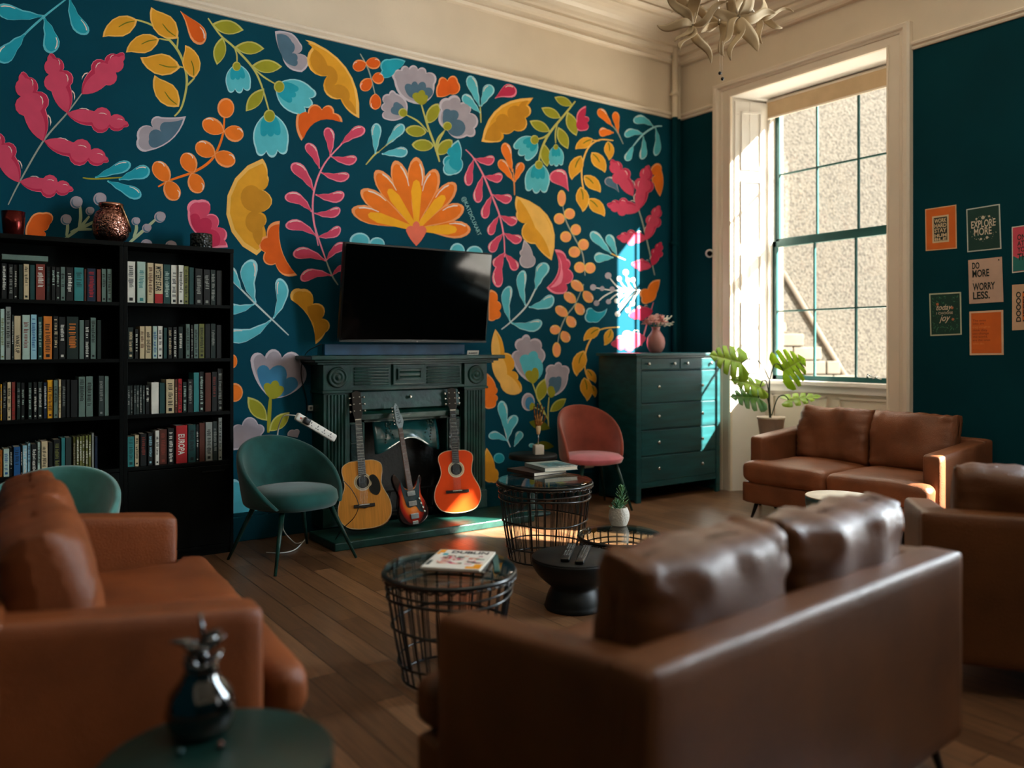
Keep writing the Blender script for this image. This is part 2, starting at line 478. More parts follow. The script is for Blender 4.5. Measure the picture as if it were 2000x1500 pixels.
# skirting boards, painted like the walls
def skirt(mb, x0, x1, y0, y1):
    mb.box(x0, x1, y0, y1, 0, 0.17)
mb = MB(); skirt(mb, X0, WX, WY - 0.02, WY); mb.box(X0, WX, WY - 0.012, WY, 0.17, 0.20)
struct(mb.build('baseboard_back', M['teal_wall'], bevel=0.005))
mb = MB()
for a, b in ((5.34, WY - 0.02), (1.82, 3.36), (-2.05, 0.43)): mb.box(WX - 0.02, WX, a, b, 0, 0.19)
struct(mb.build('baseboard_right', M['teal_wall'], bevel=0.005))

# service pipe boxed into the corner, painted with the wall
pp = MB(); pp.tube([(6.045, 5.72, 0.0), (6.045, 5.72, RAIL)], 0.030, 12, m=0); pp.tube([(6.045, 5.72, RAIL), (6.045, 5.72, 4.35)], 0.030, 12, m=1)
pp.tube([(6.125, 5.74, 0.0), (6.125, 5.74, RAIL)], 0.018, 10, m=0); pp.tube([(6.125, 5.74, RAIL), (6.125, 5.74, 4.2)], 0.018, 10, m=1)
for z in (0.9, 2.4, 3.9): pp.lathe([(0.03, -0.02), (0.04, -0.018), (0.04, 0.018), (0.03, 0.02)], 12, (6.045, 5.72, z), m=0 if z < RAIL else 1)
for z in (0.9, 2.4, 3.9): pp.box(6.03, 6.06, 5.74, 5.78, z - 0.01, z + 0.01, 0 if z < RAIL else 1)
tag(pp.build('wall_pipe', [M['teal_wall'], M['cream']]), 'vertical pipe in the room corner, teal below and cream above the rail', 'pipe')

# ------------------------------------------------------------------ window 1
GX = WX + 0.40          # glass plane
GY0, GY1 = 3.64, 4.93   # clear width of the sash opening
GZ0, GZ1 = 1.08, 3.66
win = bpy.data.objects.new('window_1', None); COL.objects.link(win); struct(win, 'tall sash window in a deep white panelled recess beside the posters', 'window')
A0, A1 = 3.56, 5.11
def casing(mb):
    """architrave with stepped moulding round the opening"""
    prof = [(0.0, 0.0), (0.0, 0.028), (0.018, 0.034), (0.018, 0.022), (0.10, 0.020), (0.108, 0.030), (0.135, 0.034), (0.15, 0.058), (0.185, 0.064), (0.20, 0.050), (0.20, 0.0)]
    def leg(y, s):
        vs = []
        for (o, t) in prof:
            vs += [(WX - t, y + s * o, 0), (WX - t, y + s * o, ZT + o * 0.72)]
        mb.add(vs, [[2 * i, 2 * i + 1, 2 * i + 3, 2 * i + 2] for i in range(len(prof) - 1)])
    leg(A1, 1); leg(A0, -1)
    vs = []
    for (o, t) in prof: vs += [(WX - t, A1 + o, ZT + o * 0.72), (WX - t, A0 - o, ZT + o * 0.72)]
    mb.add(vs, [[2 * i, 2 * i + 1, 2 * i + 3, 2 * i + 2] for i in range(len(prof) - 1)])
mb = MB(); casing(mb); mb.build('window_casing', M['cream_gloss'], win)
# splayed reveals, soffit, apron
def quad(mb, a, b, c, d, m_=0): mb.add([a, b, c, d], [[0, 1, 2, 3]], m_)
mb = MB()
mb.prism([(WX, A1), (GX + 0.03, GY1 + 0.03), (GX + 0.03, A1 + 0.02), (WX, A1 + 0.02)], 0, ZT, 'xy')
mb.prism([(WX, A0), (GX + 0.03, GY0 - 0.03), (GX + 0.03, A0 - 0.02), (WX, A0 - 0.02)], 0, ZT, 'xy')
quad(mb, (WX, A0, ZT), (WX, A1, ZT), (GX + 0.03, GY1 + 0.03, ZT - 0.03), (GX + 0.03, GY0 - 0.03, ZT - 0.03))
mb.build('window_reveal', M['white_gloss'], win, fix=False)
# shutter leaves folded on the left reveal (panels with raised mouldings)
def shutter(side):
    o = MB()
    if side: a, b = Vector((WX + 0.015, A1, 0)), Vector((GX - 0.07, GY1 + 0.045, 0)); s = -1
    else: a, b = Vector((WX + 0.015, A0, 0)), Vector((GX - 0.07, GY0 - 0.045, 0)); s = 1
    d = (b - a); Lh = d.length; d.normalize(); nrm = Vector((d.y, -d.x, 0)) * (1 if side else -1)
    if nrm.y * s < 0: nrm = -nrm
    def bx(u0, u1, t0, t1, z0, z1):
        P = [a + d * u + nrm * t for u in (u0, u1) for t in (t0, t1)]
        vs = [(q.x, q.y, z0) for q in P] + [(q.x, q.y, z1) for q in P]
        o.add(vs, [[0, 1, 3, 2], [4, 6, 7, 5], [0, 4, 5, 1], [2, 3, 7, 6], [0, 2, 6, 4], [1, 5, 7, 3]])
    bx(0.01, Lh, 0.0, 0.016, 1.02, ZT - 0.04)
    for z0, z1 in ((1.12, 1.80), (1.90, 2.25), (2.35, 2.95), (3.05, 3.60)):
        for (u0, u1, h0, h1) in ((0.07, Lh - 0.06, z0, z0 + 0.018), (0.07, Lh - 0.06, z1 - 0.018, z1), (0.07, 0.086, z0, z1), (Lh - 0.076, Lh - 0.06, z0, z1)):
            bx(u0, u1, 0.016, 0.028, h0, h1)
    bx(Lh * 0.47, Lh * 0.475, 0.016, 0.020, 1.02, ZT - 0.04)
    return o
shutter(True).build('shutter', M['white_gloss'], win, bevel=0.002)
shutter(False).build('shutter', M['white_gloss'], win, bevel=0.002)
# apron: panelled back of the recess under the sill, and its left cheek
mb = MB()
mb.box(GX - 0.06, GX + 0.02, GY0 - 0.05, GY1 + 0.08, 0, 1.02)
for y0, y1 in ((GY0, 4.22), (4.33, GY1 - 0.02)):
    for (a, b, z0, z1) in ((y0, y1, 0.22, 0.24), (y0, y1, 0.90, 0.92), (y0, y0 + 0.02, 0.22, 0.92), (y1 - 0.02, y1, 0.22, 0.92)):
        mb.box(GX - 0.075, GX - 0.06, a, b, z0, z1)
mb.build('apron_panel', M['cream_gloss'], win, bevel=0.003)
mb = MB(); mb.box(GX - 0.14, GX + 0.06, GY0 - 0.02, GY1 + 0.10, 1.015, 1.055); mb.box(GX - 0.10, GX - 0.06, GY0 - 0.02, GY1 + 0.09, 0.95, 1.015)
mb.build('window_sill', M['white_gloss'], win, bevel=0.006)
# beaded lining between shutter and sash
mb = MB()
for y, s in ((GY1, 1), (GY0, -1)):
    y0, y1 = sorted((y, y + s * 0.05)); mb.box(GX - 0.07, GX + 0.03, y0, y1, 1.05, ZT - 0.02)
mb.box(GX - 0.07, GX + 0.03, GY0 - 0.02, GY1 + 0.02, GZ1, ZT - 0.02)
mb.build('sash_lining', M['white_gloss'], win, bevel=0.004)
def sash(z0, z1, x, bars_z, top_h, bot_h):
    fr = MB()
    fr.box(x, x + 0.035, GY1 - 0.045, GY1, z0, z1); fr.box(x, x + 0.035, GY0, GY0 + 0.045, z0, z1)
    fr.box(x, x + 0.035, GY0, GY1, z0, z0 + bot_h); fr.box(x, x + 0.035, GY0, GY1, z1 - top_h, z1)
    for yy in (GY1 - 0.045 - 0.40, GY1 - 0.045 - 0.81): fr.box(x + 0.006, x + 0.028, yy - 0.009, yy + 0.009, z0, z1)
    for zz in bars_z: fr.box(x + 0.006, x + 0.028, GY0, GY1, zz - 0.008, zz + 0.008)
    f = fr.build('window_sash', M['teal_sash'], win, bevel=0.003)
    MB().box(x + 0.016, x + 0.019, GY0 + 0.02, GY1 - 0.02, z0 + 0.02, z1 - 0.02).build('window_pane', M['pane'], f)
    return f
sash(2.33, GZ1, GX + 0.005, [3.01], 0.04, 0.07)
sl = sash(1.055, 2.37, GX - 0.035, [1.705], 0.055, 0.045)
lk = MB(); lk.tube([(GX - 0.05, 3.95, 1.10), (GX - 0.085, 3.93, 1.13), (GX - 0.06, 3.88, 1.10)], 0.008, 8); lk.tube([(GX - 0.05, 3.90, 1.09), (GX - 0.08, 3.86, 1.11), (GX - 0.05, 3.82, 1.09)], 0.007, 8)
lk.build('window_latch', M['chrome'], win)
# roller blind at the head
bl = thing('roller_blind', 'beige fabric roller blind pulled up at the head of the tall window', 'blind', (GX - 0.11, (GY0 + GY1) / 2, 3.62))
MB().tube([(0, -0.63, 0.055), (0, 0.63, 0.055)], 0.035, 16).build('roller', M['cream_gloss'], bl)
MB().box(-0.036, -0.032, -0.62, 0.62, -0.09, 0.055).build('fabric', flat('#c9ad86', 0.8), bl)
MB().box(-0.042, -0.026, -0.62, 0.62, -0.105, -0.088).build('bottom_bar', M['cream_gloss'], bl, bevel=0.003)

# outer wall, with unseen piers added right of each window to block the low sun
mb = MB()
mb.box(SOLID, SOLID + 0.43, 2.2, GY0 + 0.02, -1, 6); mb.box(SOLID, SOLID + 0.12, GY1 + 0.01, 6.2, -1, 6)
mb.box(SOLID, SOLID + 0.12, 2.2, 6.2, GZ1 + 0.04, 6.0); mb.box(SOLID, SOLID + 0.12, GY0, GY1, -1, 1.04)
mb.box(SOLID, SOLID + 0.12, 1.80, 2.2, -1, 6); mb.box(SOLID, SOLID + 0.20, -2.1, 0.45, -1, 6); mb.box(SOLID, SOLID + 1.2, -4.4, -3.6, -1, 6)
m_ext = mat('outer_render', '#6a5e4c', rough=0.9, var=0.1)
struct(mb.build('wall_outer_sun_piers', m_ext))
for i, (a, b) in enumerate(WINS[1:]):
    w2 = bpy.data.objects.new('window_%d' % (i + 2), None); COL.objects.link(w2); struct(w2)
    fr = MB(); x = WX + 0.36
    fr.box(x, x + 0.05, a, a + 0.06, 0.95, ZT); fr.box(x, x + 0.05, b - 0.06, b, 0.95, ZT); fr.box(x, x + 0.05, a, b, 0.95, 1.01); fr.box(x, x + 0.05, a, b, ZT - 0.06, ZT)
    fr.box(x, x + 0.05, a, b, 2.3, 2.36)
    MB().box(x + 0.02, x + 0.024, a + 0.05, b - 0.05, 0.98, ZT - 0.05).build('window_pane', M['pane'], fr.build('window_sash', M['teal_sash'], w2))

# outside: pebble-dashed gable running away from the window, lit by the sun
m = bpy.data.materials.new('pebble_dash'); m.use_nodes = True
N = m.node_tree.nodes; L = m.node_tree.links; p = N['Principled BSDF']; p.inputs['Roughness'].default_value = 0.9
tc = N.new('ShaderNodeTexCoord'); vo = N.new('ShaderNodeTexVoronoi'); vo.inputs['Scale'].default_value = 40
n2 = N.new('ShaderNodeTexNoise'); n2.inputs['Scale'].default_value = 34; n2.inputs['Detail'].default_value = 3
L.new(tc.outputs['Object'], vo.inputs[0]); L.new(tc.outputs['Object'], n2.inputs[0])
cr = N.new('ShaderNodeValToRGB'); e = cr.color_ramp.elements
e[0].position = 0.40; e[0].color = (*lin('#38332c'), 1); e[1].position = 0.50; e[1].color = (*lin('#575249'), 1)
L.new(n2.outputs[0], cr.inputs[0])
n3 = N.new('ShaderNodeTexNoise'); n3.inputs['Scale'].default_value = 0.9; L.new(tc.outputs['Object'], n3.inputs[0])
mx = N.new('ShaderNodeMix'); mx.data_type = 'RGBA'; mx.blend_type = 'MULTIPLY'; mx.inputs[0].default_value = 0.35
L.new(cr.outputs[0], mx.inputs[6]); L.new(n3.outputs[0], mx.inputs[7]); L.new(mx.outputs[2], p.inputs['Base Color'])
bp = N.new('ShaderNodeBump'); bp.inputs['Strength'].default_value = 0.35; bp.inputs['Distance'].default_value = 0.01
L.new(vo.outputs['Distance'], bp.inputs['Height']); L.new(bp.outputs[0], p.inputs['Normal'])
M['pebble'] = m
gb = MB().box(3.5, 18, 6.3, 6.6, -1.0, 9).build('neighbouring_wall', M['pebble'])
tag(gb, 'sunlit beige pebble-dashed wall outside the tall window', 'wall', kind='structure')
# exposed stonework at its foot and the sloping scar of an old roof
mb = MB(); rnd = random.Random(3)
z = 0.2
while z < 2.0:
    h = rnd.uniform(0.14, 0.20); x = 7.0 + rnd.uniform(0, 0.1)
    lim = 9.5 - (z - 0.9) * 1.35
    while x < lim:
        wdt = rnd.uniform(0.25, 0.5); mb.box(x, min(x + wdt, lim) - 0.015, 6.27 - rnd.uniform(0, 0.015), 6.31, z, z + h - 0.015); x += wdt
    z += h
mb.build('stone_block', mat('pale_stone', '#645d52', rough=0.9, var=0.12, vscale=5), gb, bevel=0.01)
mb = MB(); a = wall_y(1535, 530, 6.26); b = wall_y(1612, 735, 6.26)
mb.tube([a, b + (b - a) * 0.4], 0.04, 6); mb.V = [(x, 6.29 + (y - 6.26) * 0.3, z) for x, y, z in mb.V]; mb.build('roof_scar', mat('brown_scar', '#50463a', rough=0.9, var=0.1), gb)
pv = Vector((8.62, 6.3, 0)); Rm = Matrix.Rotation(radians(-30), 4, 'Z')
gb.matrix_world = Matrix.Translation(pv) @ Rm @ Matrix.Translation(-pv)
struct(MB().box(6.9, 30, -20, 20, -1.1, -1.0).build('ground_outside', mat('grey_yard', '#8f887c', rough=0.9, var=0.1)))
# ------------------------------------------------------------------ the mural wall
w = MB()
w.box(X0 - 0.2, SOLID, WY, WY + 0.2, 0, RAIL, 0); w.box(X0 - 0.2, SOLID, WY, WY + 0.2, RAIL, CZ, 1)
wall_back = struct(w.build('wall_back', [mat('mural_teal_ground', '#004254', rough=0.8, spec=0.12, var=0.12, vscale=1.2, bump=0.08, bscale=90), M['cream']], fix=False),
                   'dark teal wall painted with a large floral mural, cream above the rail', 'wall')
PAL = {'P': '#d64a68', 'R': '#c22f52', 'p': '#f08aa0', 'O': '#f07a22', 'o': '#f6a066', 'D': '#e0601a', 'Y': '#e3a12c', 'y': '#f2bd62', 'E': '#c98a24',
       'T': '#1f9fb4', 't': '#63c3d2', 'C': '#57bccb', 'c': '#a0dbe4', 'G': '#9c9a2a', 'g': '#c2c06a', 'H': '#6d741f', 'V': '#a9a0aa', 'v': '#c9c2cc', 'S': '#4f6f84',
       'B': '#3f83ad', 'K': '#9aa59a', 'N': '#a7b893', 'W': '#e4e6e0', 'A': '#ffb224', 'X': '#f0755c', 'M': '#d98f5a', 'L': '#c8dadb', 'Z': '#f0ddd2'}
CODES = list(PAL)
RIM = {'P': 'p', 'R': 'p', 'O': 'o', 'Y': 'y', 'T': 't', 'C': 'c', 'G': 'g', 'V': 'v', 'D': 'o', 'A': 'y', 'M': 'y', 'o': 'y', 'S': 'V', 'X': 'o'}
mural = MB()
ox = oy = 0.0; sc_ = 0.32
def use(x, y, s=0.32):
    global ox, oy, sc_
    ox, oy, sc_ = x, y, s
def emit(poly, col, layer):
    out = []
    for (x, y) in poly:
        q = wall_y(ox + x * sc_, oy + y * sc_, WY)
        out.append((min(q.x, WX - 0.01), WY - 0.0008 - 0.0004 * layer - 1e-6 * len(mural.F), min(q.z, RAIL - 0.01)))
    if len(out) > 2: mural.add(out, [list(range(len(out)))], CODES.index(col))
def arcpoly(pts, n=7):
    """polyline with bulges; points run clockwise, a positive bulge swells outward"""
    out = []
    k = len(pts)
    for i in range(k):
        x0, y0 = pts[i][0], pts[i][1]; b = pts[i][2] if len(pts[i]) > 2 else 0
        x1, y1 = pts[(i + 1) % k][:2]
        out.append((x0, y0))
        if abs(b) > 1e-3:
            dx, dy = x1 - x0, y1 - y0
            for j in range(1, n):
                t = j / n; h = 4 * b * t * (1 - t)
                if abs(b) > 0.25:      # rounder than a parabola
                    a = pi * t; tt = 0.5 - 0.5 * cos(a); h = b * sin(a) * 1.05; t = t * 0.35 + tt * 0.65
                out.append((x0 + dx * t + dy * h, y0 + dy * t - dx * h))
    return out
def shrink(poly, k, dx=0, dy=0):
    cx = sum(p[0] for p in poly) / len(poly); cy = sum(p[1] for p in poly) / len(poly)
    return [(cx + (x - cx) * k + dx, cy + (y - cy) * k + dy) for x, y in poly]
def P(col, pts, layer=1, rim=None, k=0.90):
    poly = arcpoly(pts)
    r = RIM.get(col) if rim is None else rim
    if r and layer == 1:
        emit(poly, r, 1); emit(shrink(poly, k, 1.5, 2), col, 2)
    else: emit(poly, col, layer)
def ST(col, pts, w=10, layer=0):
    pts = catmull(pts, 5, False); lft = []; rgt = []
    for i, (x, y) in enumerate(pts):
        a = pts[max(i - 1, 0)]; b = pts[min(i + 1, len(pts) - 1)]
        dx, dy = b[0] - a[0], b[1] - a[1]; l = hypot(dx, dy) or 1; ww = w / 2 * (0.6 + 0.4 * sin(pi * i / (len(pts) - 1)))
        lft.append((x - dy / l * ww, y + dx / l * ww)); rgt.append((x + dy / l * ww, y - dx / l * ww))
    for i in range(len(pts) - 1): emit([lft[i], lft[i + 1], rgt[i + 1], rgt[i]], col, layer)
def T(col, x0, y0, x1, y1, w, bend=0.0, neck=0.18, rim=True):
    """petal: narrow stalk end (x0, y0), round end (x1, y1)"""
    dx, dy = x1 - x0, y1 - y0; l = hypot(dx, dy); ux, uy = dx / l, dy / l; nx, ny = -uy, ux
    prof = [(0, 0.06), (0.12, neck * 0.55), (0.28, neck * 1.2 + 0.05), (0.45, 0.31), (0.6, 0.43), (0.74, 0.5), (0.86, 0.45), (0.94, 0.32), (0.985, 0.16)]
    if neck > 0.8: prof = [(0, .03), (.06, .17), (.16, .32), (.30, .44), (.48, .5), (.66, .49), (.80, .42), (.91, .29), (.975, .14)]
    elif neck > 0.2: prof = [(0, .01), (.12, .07), (.28, .18), (.42, .31), (.56, .43), (.70, .5), (.83, .46), (.93, .32), (.982, .16)]
    def pt(t, s):
        b = bend * l * sin(pi * t)
        return (x0 + ux * t * l + nx * (s * w + b), y0 + uy * t * l + ny * (s * w + b))
    poly = [pt(t, s) for t, s in prof] + [pt(1, 0)] + [pt(t, -s) for t, s in reversed(prof)]
    r = RIM.get(col)
    if r and rim:
        emit(poly, r, 1)
        p2 = [pt(0.04 + t * 0.91, s * 0.80 - 0.02) for t, s in prof] + [pt(0.95, 0)] + [pt(0.04 + t * 0.91, -s * 0.86 - 0.02) for t, s in reversed(prof)]
        emit(p2, col, 2)
        if w * sc_ > 15:      # painted highlight on the upper side of the round end
            g = -1 if pt(.8, -.3)[1] < pt(.8, .3)[1] else 1
            emit([pt(t, s * g) for t, s in ((.60, .34), (.72, .39), (.84, .34), (.91, .22), (.895, .17), (.82, .27), (.71, .33), (.61, .30))], 'Z', 3)
    else: emit(poly, col, 1)
def Lf(col, x0, y0, x1, y1, b1=0.22, b2=0.22, vein=None):
    P(col, [(x0, y0, b1), (x1, y1, b2)], k=0.84)
    if vein: ST(vein, [(x0 + (x1 - x0) * 0.1, y0 + (y1 - y0) * 0.1), (x0 + (x1 - x0) * 0.5, y0 + (y1 - y0) * 0.5)], 6, 3)
def YL(x0, y0, x1, y1, s=1):
    """yellow leaf with a curled tip"""
    dx, dy = x1 - x0, y1 - y0; l = hypot(dx, dy); ux, uy = dx / l, dy / l; nx, ny = -uy * s, ux * s
    pr = [(0, 0), (.1, .13), (.3, .25), (.5, .27), (.7, .20), (.85, .13), (1, .10)]
    lo = [(.93, -.02), (.8, -.14), (.6, -.24), (.4, -.26), (.2, -.20), (.08, -.1)]
    poly = [(x0 + ux * t * l + nx * q * l, y0 + uy * t * l + ny * q * l) for t, q in pr + lo]
    emit(poly, 'y', 1); emit(shrink(poly, 0.88), 'Y', 2)
    ST('H', [(x0 + ux * l * .08, y0 + uy * l * .08), (x0 + ux * l * .3 - nx * l * .03, y0 + uy * l * .3 - ny * l * .03), (x0 + ux * l * .52, y0 + uy * l * .52)], 7, 3)
def Fe(x0, y0, x1, y1, w, s=1, col='P', dark='R'):
    """scalloped pink leaf"""
    dx, dy = x1 - x0, y1 - y0; l = hypot(dx, dy); ux, uy = dx / l, dy / l; nx, ny = -uy * s, ux * s
    def q(t, a, b=0): return (x0 + ux * t * l + nx * a * w, y0 + uy * t * l + ny * a * w, b)
    def shp(k, sh):
        pts = [q(0, sh * .3, -.12), q(.42, .30 * k + sh, -.36), q(.70, .22 * k + sh, -.26), q(.93, .12 * k + sh, -.75), q(.93, -.12 * k + sh, -.26), q(.70, -.22 * k + sh, -.36), q(.42, -.30 * k + sh, -.12)]
        if s < 0: pts = [(x, y, -b) for x, y, b in pts]
        return arcpoly(pts, 5)
    emit(shp(1.0, 0), 'p', 1)
    emit(shp(.93, .0), dark, 2)
    emit(shp(.74, -.07), col, 3)
    g = -1 if q(.5, -.3)[1] < q(.5, .3)[1] else 1
    for t0, a0, k in ((.22, .30, 1), (.53, .26, .8), (.82, .16, .6)):
        emit([q(t0 + dt * k, a0 * g + da * g * k)[:2] for dt, da in ((-.05, -.02), (.0, .045), (.07, .06), (.12, .02), (.11, -.005), (.06, .03), (.0, .01))], 'Z', 4)
def El(col, cx, cy, rx, ry=None, rim=True, layer=1):
    ry = ry or rx
    c = lambda k, d=0: [(cx + d + rx * k * cos(a * pi / 9), cy + d + ry * k * sin(a * pi / 9)) for a in range(18)]
    r = RIM.get(col)
    if r and rim: emit(c(1), r, layer); emit(c(.84, 2), col, layer + 1)
    else: emit(c(1), col, layer)
def Bell(x0, y0, x1, y1, w):
    dx, dy = x1 - x0, y1 - y0; l = hypot(dx, dy); ux, uy = dx / l, dy / l; nx, ny = -uy, ux
    def q(t, a, b=0): return (x0 + ux * t * l + nx * a * w, y0 + uy * t * l + ny * a * w, -b)
    emit(arcpoly([q(0.02, -.14, -.14), q(0.02, .14, .18), q(.80, .48, .50), q(.86, .17, .55), q(.86, -.17, .50), q(.80, -.48, .18)]), 'c', 1)
    emit(arcpoly([q(0.04, -.12, 0), q(0.04, .12, .18), q(.77, .44, .50), q(.83, .16, .5), q(.83, -.16, .50), q(.77, -.44, .18)]), 'C', 2)
    emit(arcpoly([q(0.04, -.14, 0), q(0.04, .14, .10), q(.40, .30, .50), q(.46, .10, .45), q(.46, -.10, .50), q(.40, -.30, .10)]), 'T', 3)
    El('G', x0 + ux * l * .06, y0 + uy * l * .06, w * .17, w * .19, True, 4)

# --- part A, upper left
use(0, 0)
ST('C', [(410, -10), (270, 100), (155, 205), (120, 260)], 14)
T('T', 268, 98, -25, 50, 95, -.05); T('T', 155, 205, -10, 375, 110); T('T', 268, 105, 318, 325, 105, -.05); T('T', 425, -15, 530, 212, 90, .1)
ST('K', [(50, 1250), (120, 1110), (265, 860), (410, 690), (500, 570)], 11)
Fe(265, 860, 140, 450, 230); Fe(415, 690, 312, 335, 200); Fe(498, 572, 745, 335, 215, -1); Fe(408, 695, 785, 765, 150); Fe(268, 862, 665, 985, 150); Fe(118, 1112, -60, 800, 190); Fe(120, 1110, 445, 1160, 140)
ST('g', [(1065, 710), (1110, 650), (1140, 510), (1125, 400), (1080, 300), (1000, 210), (920, 150), (830, 120)], 15)
ST('g', [(1080, 305), (1087, 225)], 10); ST('g', [(1035, 248), (970, 235)], 10); ST('g', [(1118, 412), (1090, 405)], 10); ST('g', [(1138, 527), (1188, 475)], 12)
YL(838, 122, 618, 205, -1); YL(1085, 235, 905, 62, 1); YL(972, 238, 762, 300, -1); YL(1100, 412, 852, 375, 1); YL(1185, 478, 1150, 272, -1); YL(1092, 652, 925, 475, 1)
T('D', 1100, 68, 1240, 268, 105, -.04, .3)
P('V', [(1135, 710, .15), (905, 922, .35), (838, 848, .38), (935, 780, .45), (985, 715, -.03)]); P('S', [(1118, 728, .12), (960, 898, .35), (910, 850, .4), (985, 805, .3), (1010, 745, -.05)], 3)
ST('O', [(965, 1140), (1040, 1100), (1180, 1050), (1270, 995), (1320, 930), (1360, 820), (1370, 700)], 16)
El('O', 1378, 660, 52, 62)
for a in ((1366, 805, 1236, 740), (1368, 800, 1486, 830), (1312, 945, 1195, 880), (1310, 942, 1434, 995), (1185, 1052, 1122, 935), (1168, 1058, 1222, 1178), (1032, 1106, 942, 990), (1015, 1105, 1080, 1222)): T('O', *a, 100, 0, .9)
ST('G', [(505, 1085), (580, 1092), (760, 1082)], 10)
T('T', 580, 1085, 798, 998, 75); T('T', 725, 1097, 914, 1035, 88); T('T', 655, 1105, 862, 1200, 78)
P('D', [(160, 1455, .12), (178, 1345, .2), (262, 1298, .5), (302, 1372, .25), (250, 1410, .5), (262, 1455, 0)])
for a in (((385, 1465), (480, 1395), (545, 1320)), ((480, 1395), (492, 1330), (488, 1250)), ((405, 1440), (412, 1400), (412, 1350)), ((430, 1418), (480, 1400), (560, 1400)), ((480, 1395), (520, 1380), (580, 1350)), ((780, 1490), (860, 1420), (960, 1330)), ((815, 1450), (832, 1400), (830, 1365))): ST('N', list(a), 20)
for a in ((468, 1232, 38), (405, 1338, 33), (612, 1212, 40), (550, 1285, 25), (830, 1348, 25), (897, 1390, 27), (978, 1322, 34), (895, 1492, 35), (1045, 1500, 35)): El('S', a[0] - 3, a[1] + 3, a[2]); El('V', a[0] + 5, a[1] - 1, a[2] * .82, None, False, 3)
P('P', [(1195, 1425, .12), (1146, 1290, .3), (1205, 1222, .5), (1258, 1312, .42), (1325, 1390, .38), (1372, 1470, .1), (1390, 1510, 0), (1290, 1515, 0)]); P('R', [(1200, 1418, .1), (1160, 1320, .4), (1220, 1340, .45), (1285, 1400, .3), (1330, 1500, 0), (1290, 1510, 0)], 3)
# --- part B
use(400, 0)
ST('g', [(20, 112), (95, 215), (180, 290), (290, 410), (345, 520), (395, 690)], 13); ST('g', [(180, 290), (195, 335), (196, 385)], 9); ST('g', [(290, 410), (360, 470), (435, 515)], 10)
for a in ((40, 148, 237, 184), (108, 225, 73, 397), (180, 288, 363, 297), (283, 403, 472, 407), (362, 540, 250, 680)): Lf('G', *a)
Bell(192, 395, 212, 565, 150); Bell(440, 522, 655, 645, 190); Bell(392, 692, 412, 960, 205)
P('V', [(428, 192, .2), (580, 262, .35), (555, 328, .5), (592, 440, .2), (470, 340, .05)]); P('S', [(438, 210, .2), (532, 258, .3), (520, 330, .4), (562, 370, .3), (545, 405, .15), (465, 330, .05)], 3)
P('Y', [(612, 244, .03), (665, 258, .17), (942, 722, .10), (828, 605, .36), (746, 465, .36), (655, 290, -.08)]); P('E', [(668, 300, .1), (748, 400, .3), (790, 520, .3), (880, 610, .1), (925, 700, .1), (835, 600, .33), (752, 462, .33)], 3, '')
ST('K', [(948, 328), (1000, 430), (1040, 580)], 9)
for a in ((985, 388, 902, 412), (982, 385, 1072, 388), (1012, 480, 958, 552), (1020, 480, 1094, 476), (1040, 572, 1040, 670)): T('D', *a, 72, 0, .9)
P('T', [(1224, 372, .1), (1165, 430, .15), (1112, 476, .38), (1080, 430, .35), (1125, 362, .1)])
P('V', [(1312, 638, .2), (1153, 488, .45), (1195, 428, .4), (1245, 418, .4), (1300, 425, .4), (1352, 445, .4), (1402, 515, .2)]); P('S', [(1305, 605, .2), (1222, 548, .45), (1260, 518, .5), (1300, 518, .5), (1350, 535, .45), (1378, 590, .2)], 3); P('G', [(1320, 642, .1), (1266, 592, .3), (1300, 568, .5), (1345, 580, .3), (1360, 600, .2)], 4)
ST('g', [(1322, 640), (1360, 770), (1400, 880), (1432, 988)], 13); ST('g', [(1225, 700), (1300, 740), (1362, 805)], 10); ST('g', [(1465, 795), (1420, 850), (1408, 925)], 10)
for a in ((1358, 752, 1425, 632), (1352, 808, 1222, 792), (1397, 890, 1262, 883), (1418, 942, 1500, 856)): Lf('G', *a, .26, .26)
P('V', [(1228, 705, .15), (1100, 728, .35), (1098, 680, .4), (1094, 630, .4), (1124, 575, .45), (1165, 568, .25)]); P('S', [(1215, 695, .1), (1160, 700, .4), (1150, 650, .4), (1185, 630, .2)], 3); El('G', 1208, 688, 27, None, True, 4)
P('D', [(558, 720, .3), (628, 690, .45), (715, 668, .45), (790, 690, .2), (840, 746, -.25), (590, 860, .1)])
ST('g', [(983, 1005), (1040, 940), (1065, 928)], 10); ST('g', [(1040, 945), (1150, 850)], 5, 3)
T('C', 1040, 940, 1048, 752, 64); T('C', 1105, 890, 1212, 760, 66); T('C', 1080, 940, 1238, 925, 66)
ST('p', [(692, 1500), (660, 1300), (670, 1150), (730, 1000), (835, 880)], 11)
for a in ((830, 882, 975, 782, 70, -.05), (765, 950, 748, 778, 66, .05), (700, 1030, 622, 875, 64, .06), (770, 955, 928, 972, 62, .1), (708, 1052, 882, 1075, 62, .1), (665, 1165, 532, 998, 78, .06), (675, 1188, 852, 1190, 72, .1), (652, 1292, 490, 1192, 76, .12), (668, 1302, 828, 1280, 62, .1), (682, 1442, 492, 1370, 72, .12), (686, 1445, 829, 1392, 62, .1)): T('P', *a)
for (a, b) in ((895, 1278), (952, 1160), (1042, 1040), (1160, 980), (1290, 958), (1408, 1032), (1528, 1116), (1580, 1262), (1622, 1402)):
    T('O', 1290, 1400, a, b, 108, 0, .25)
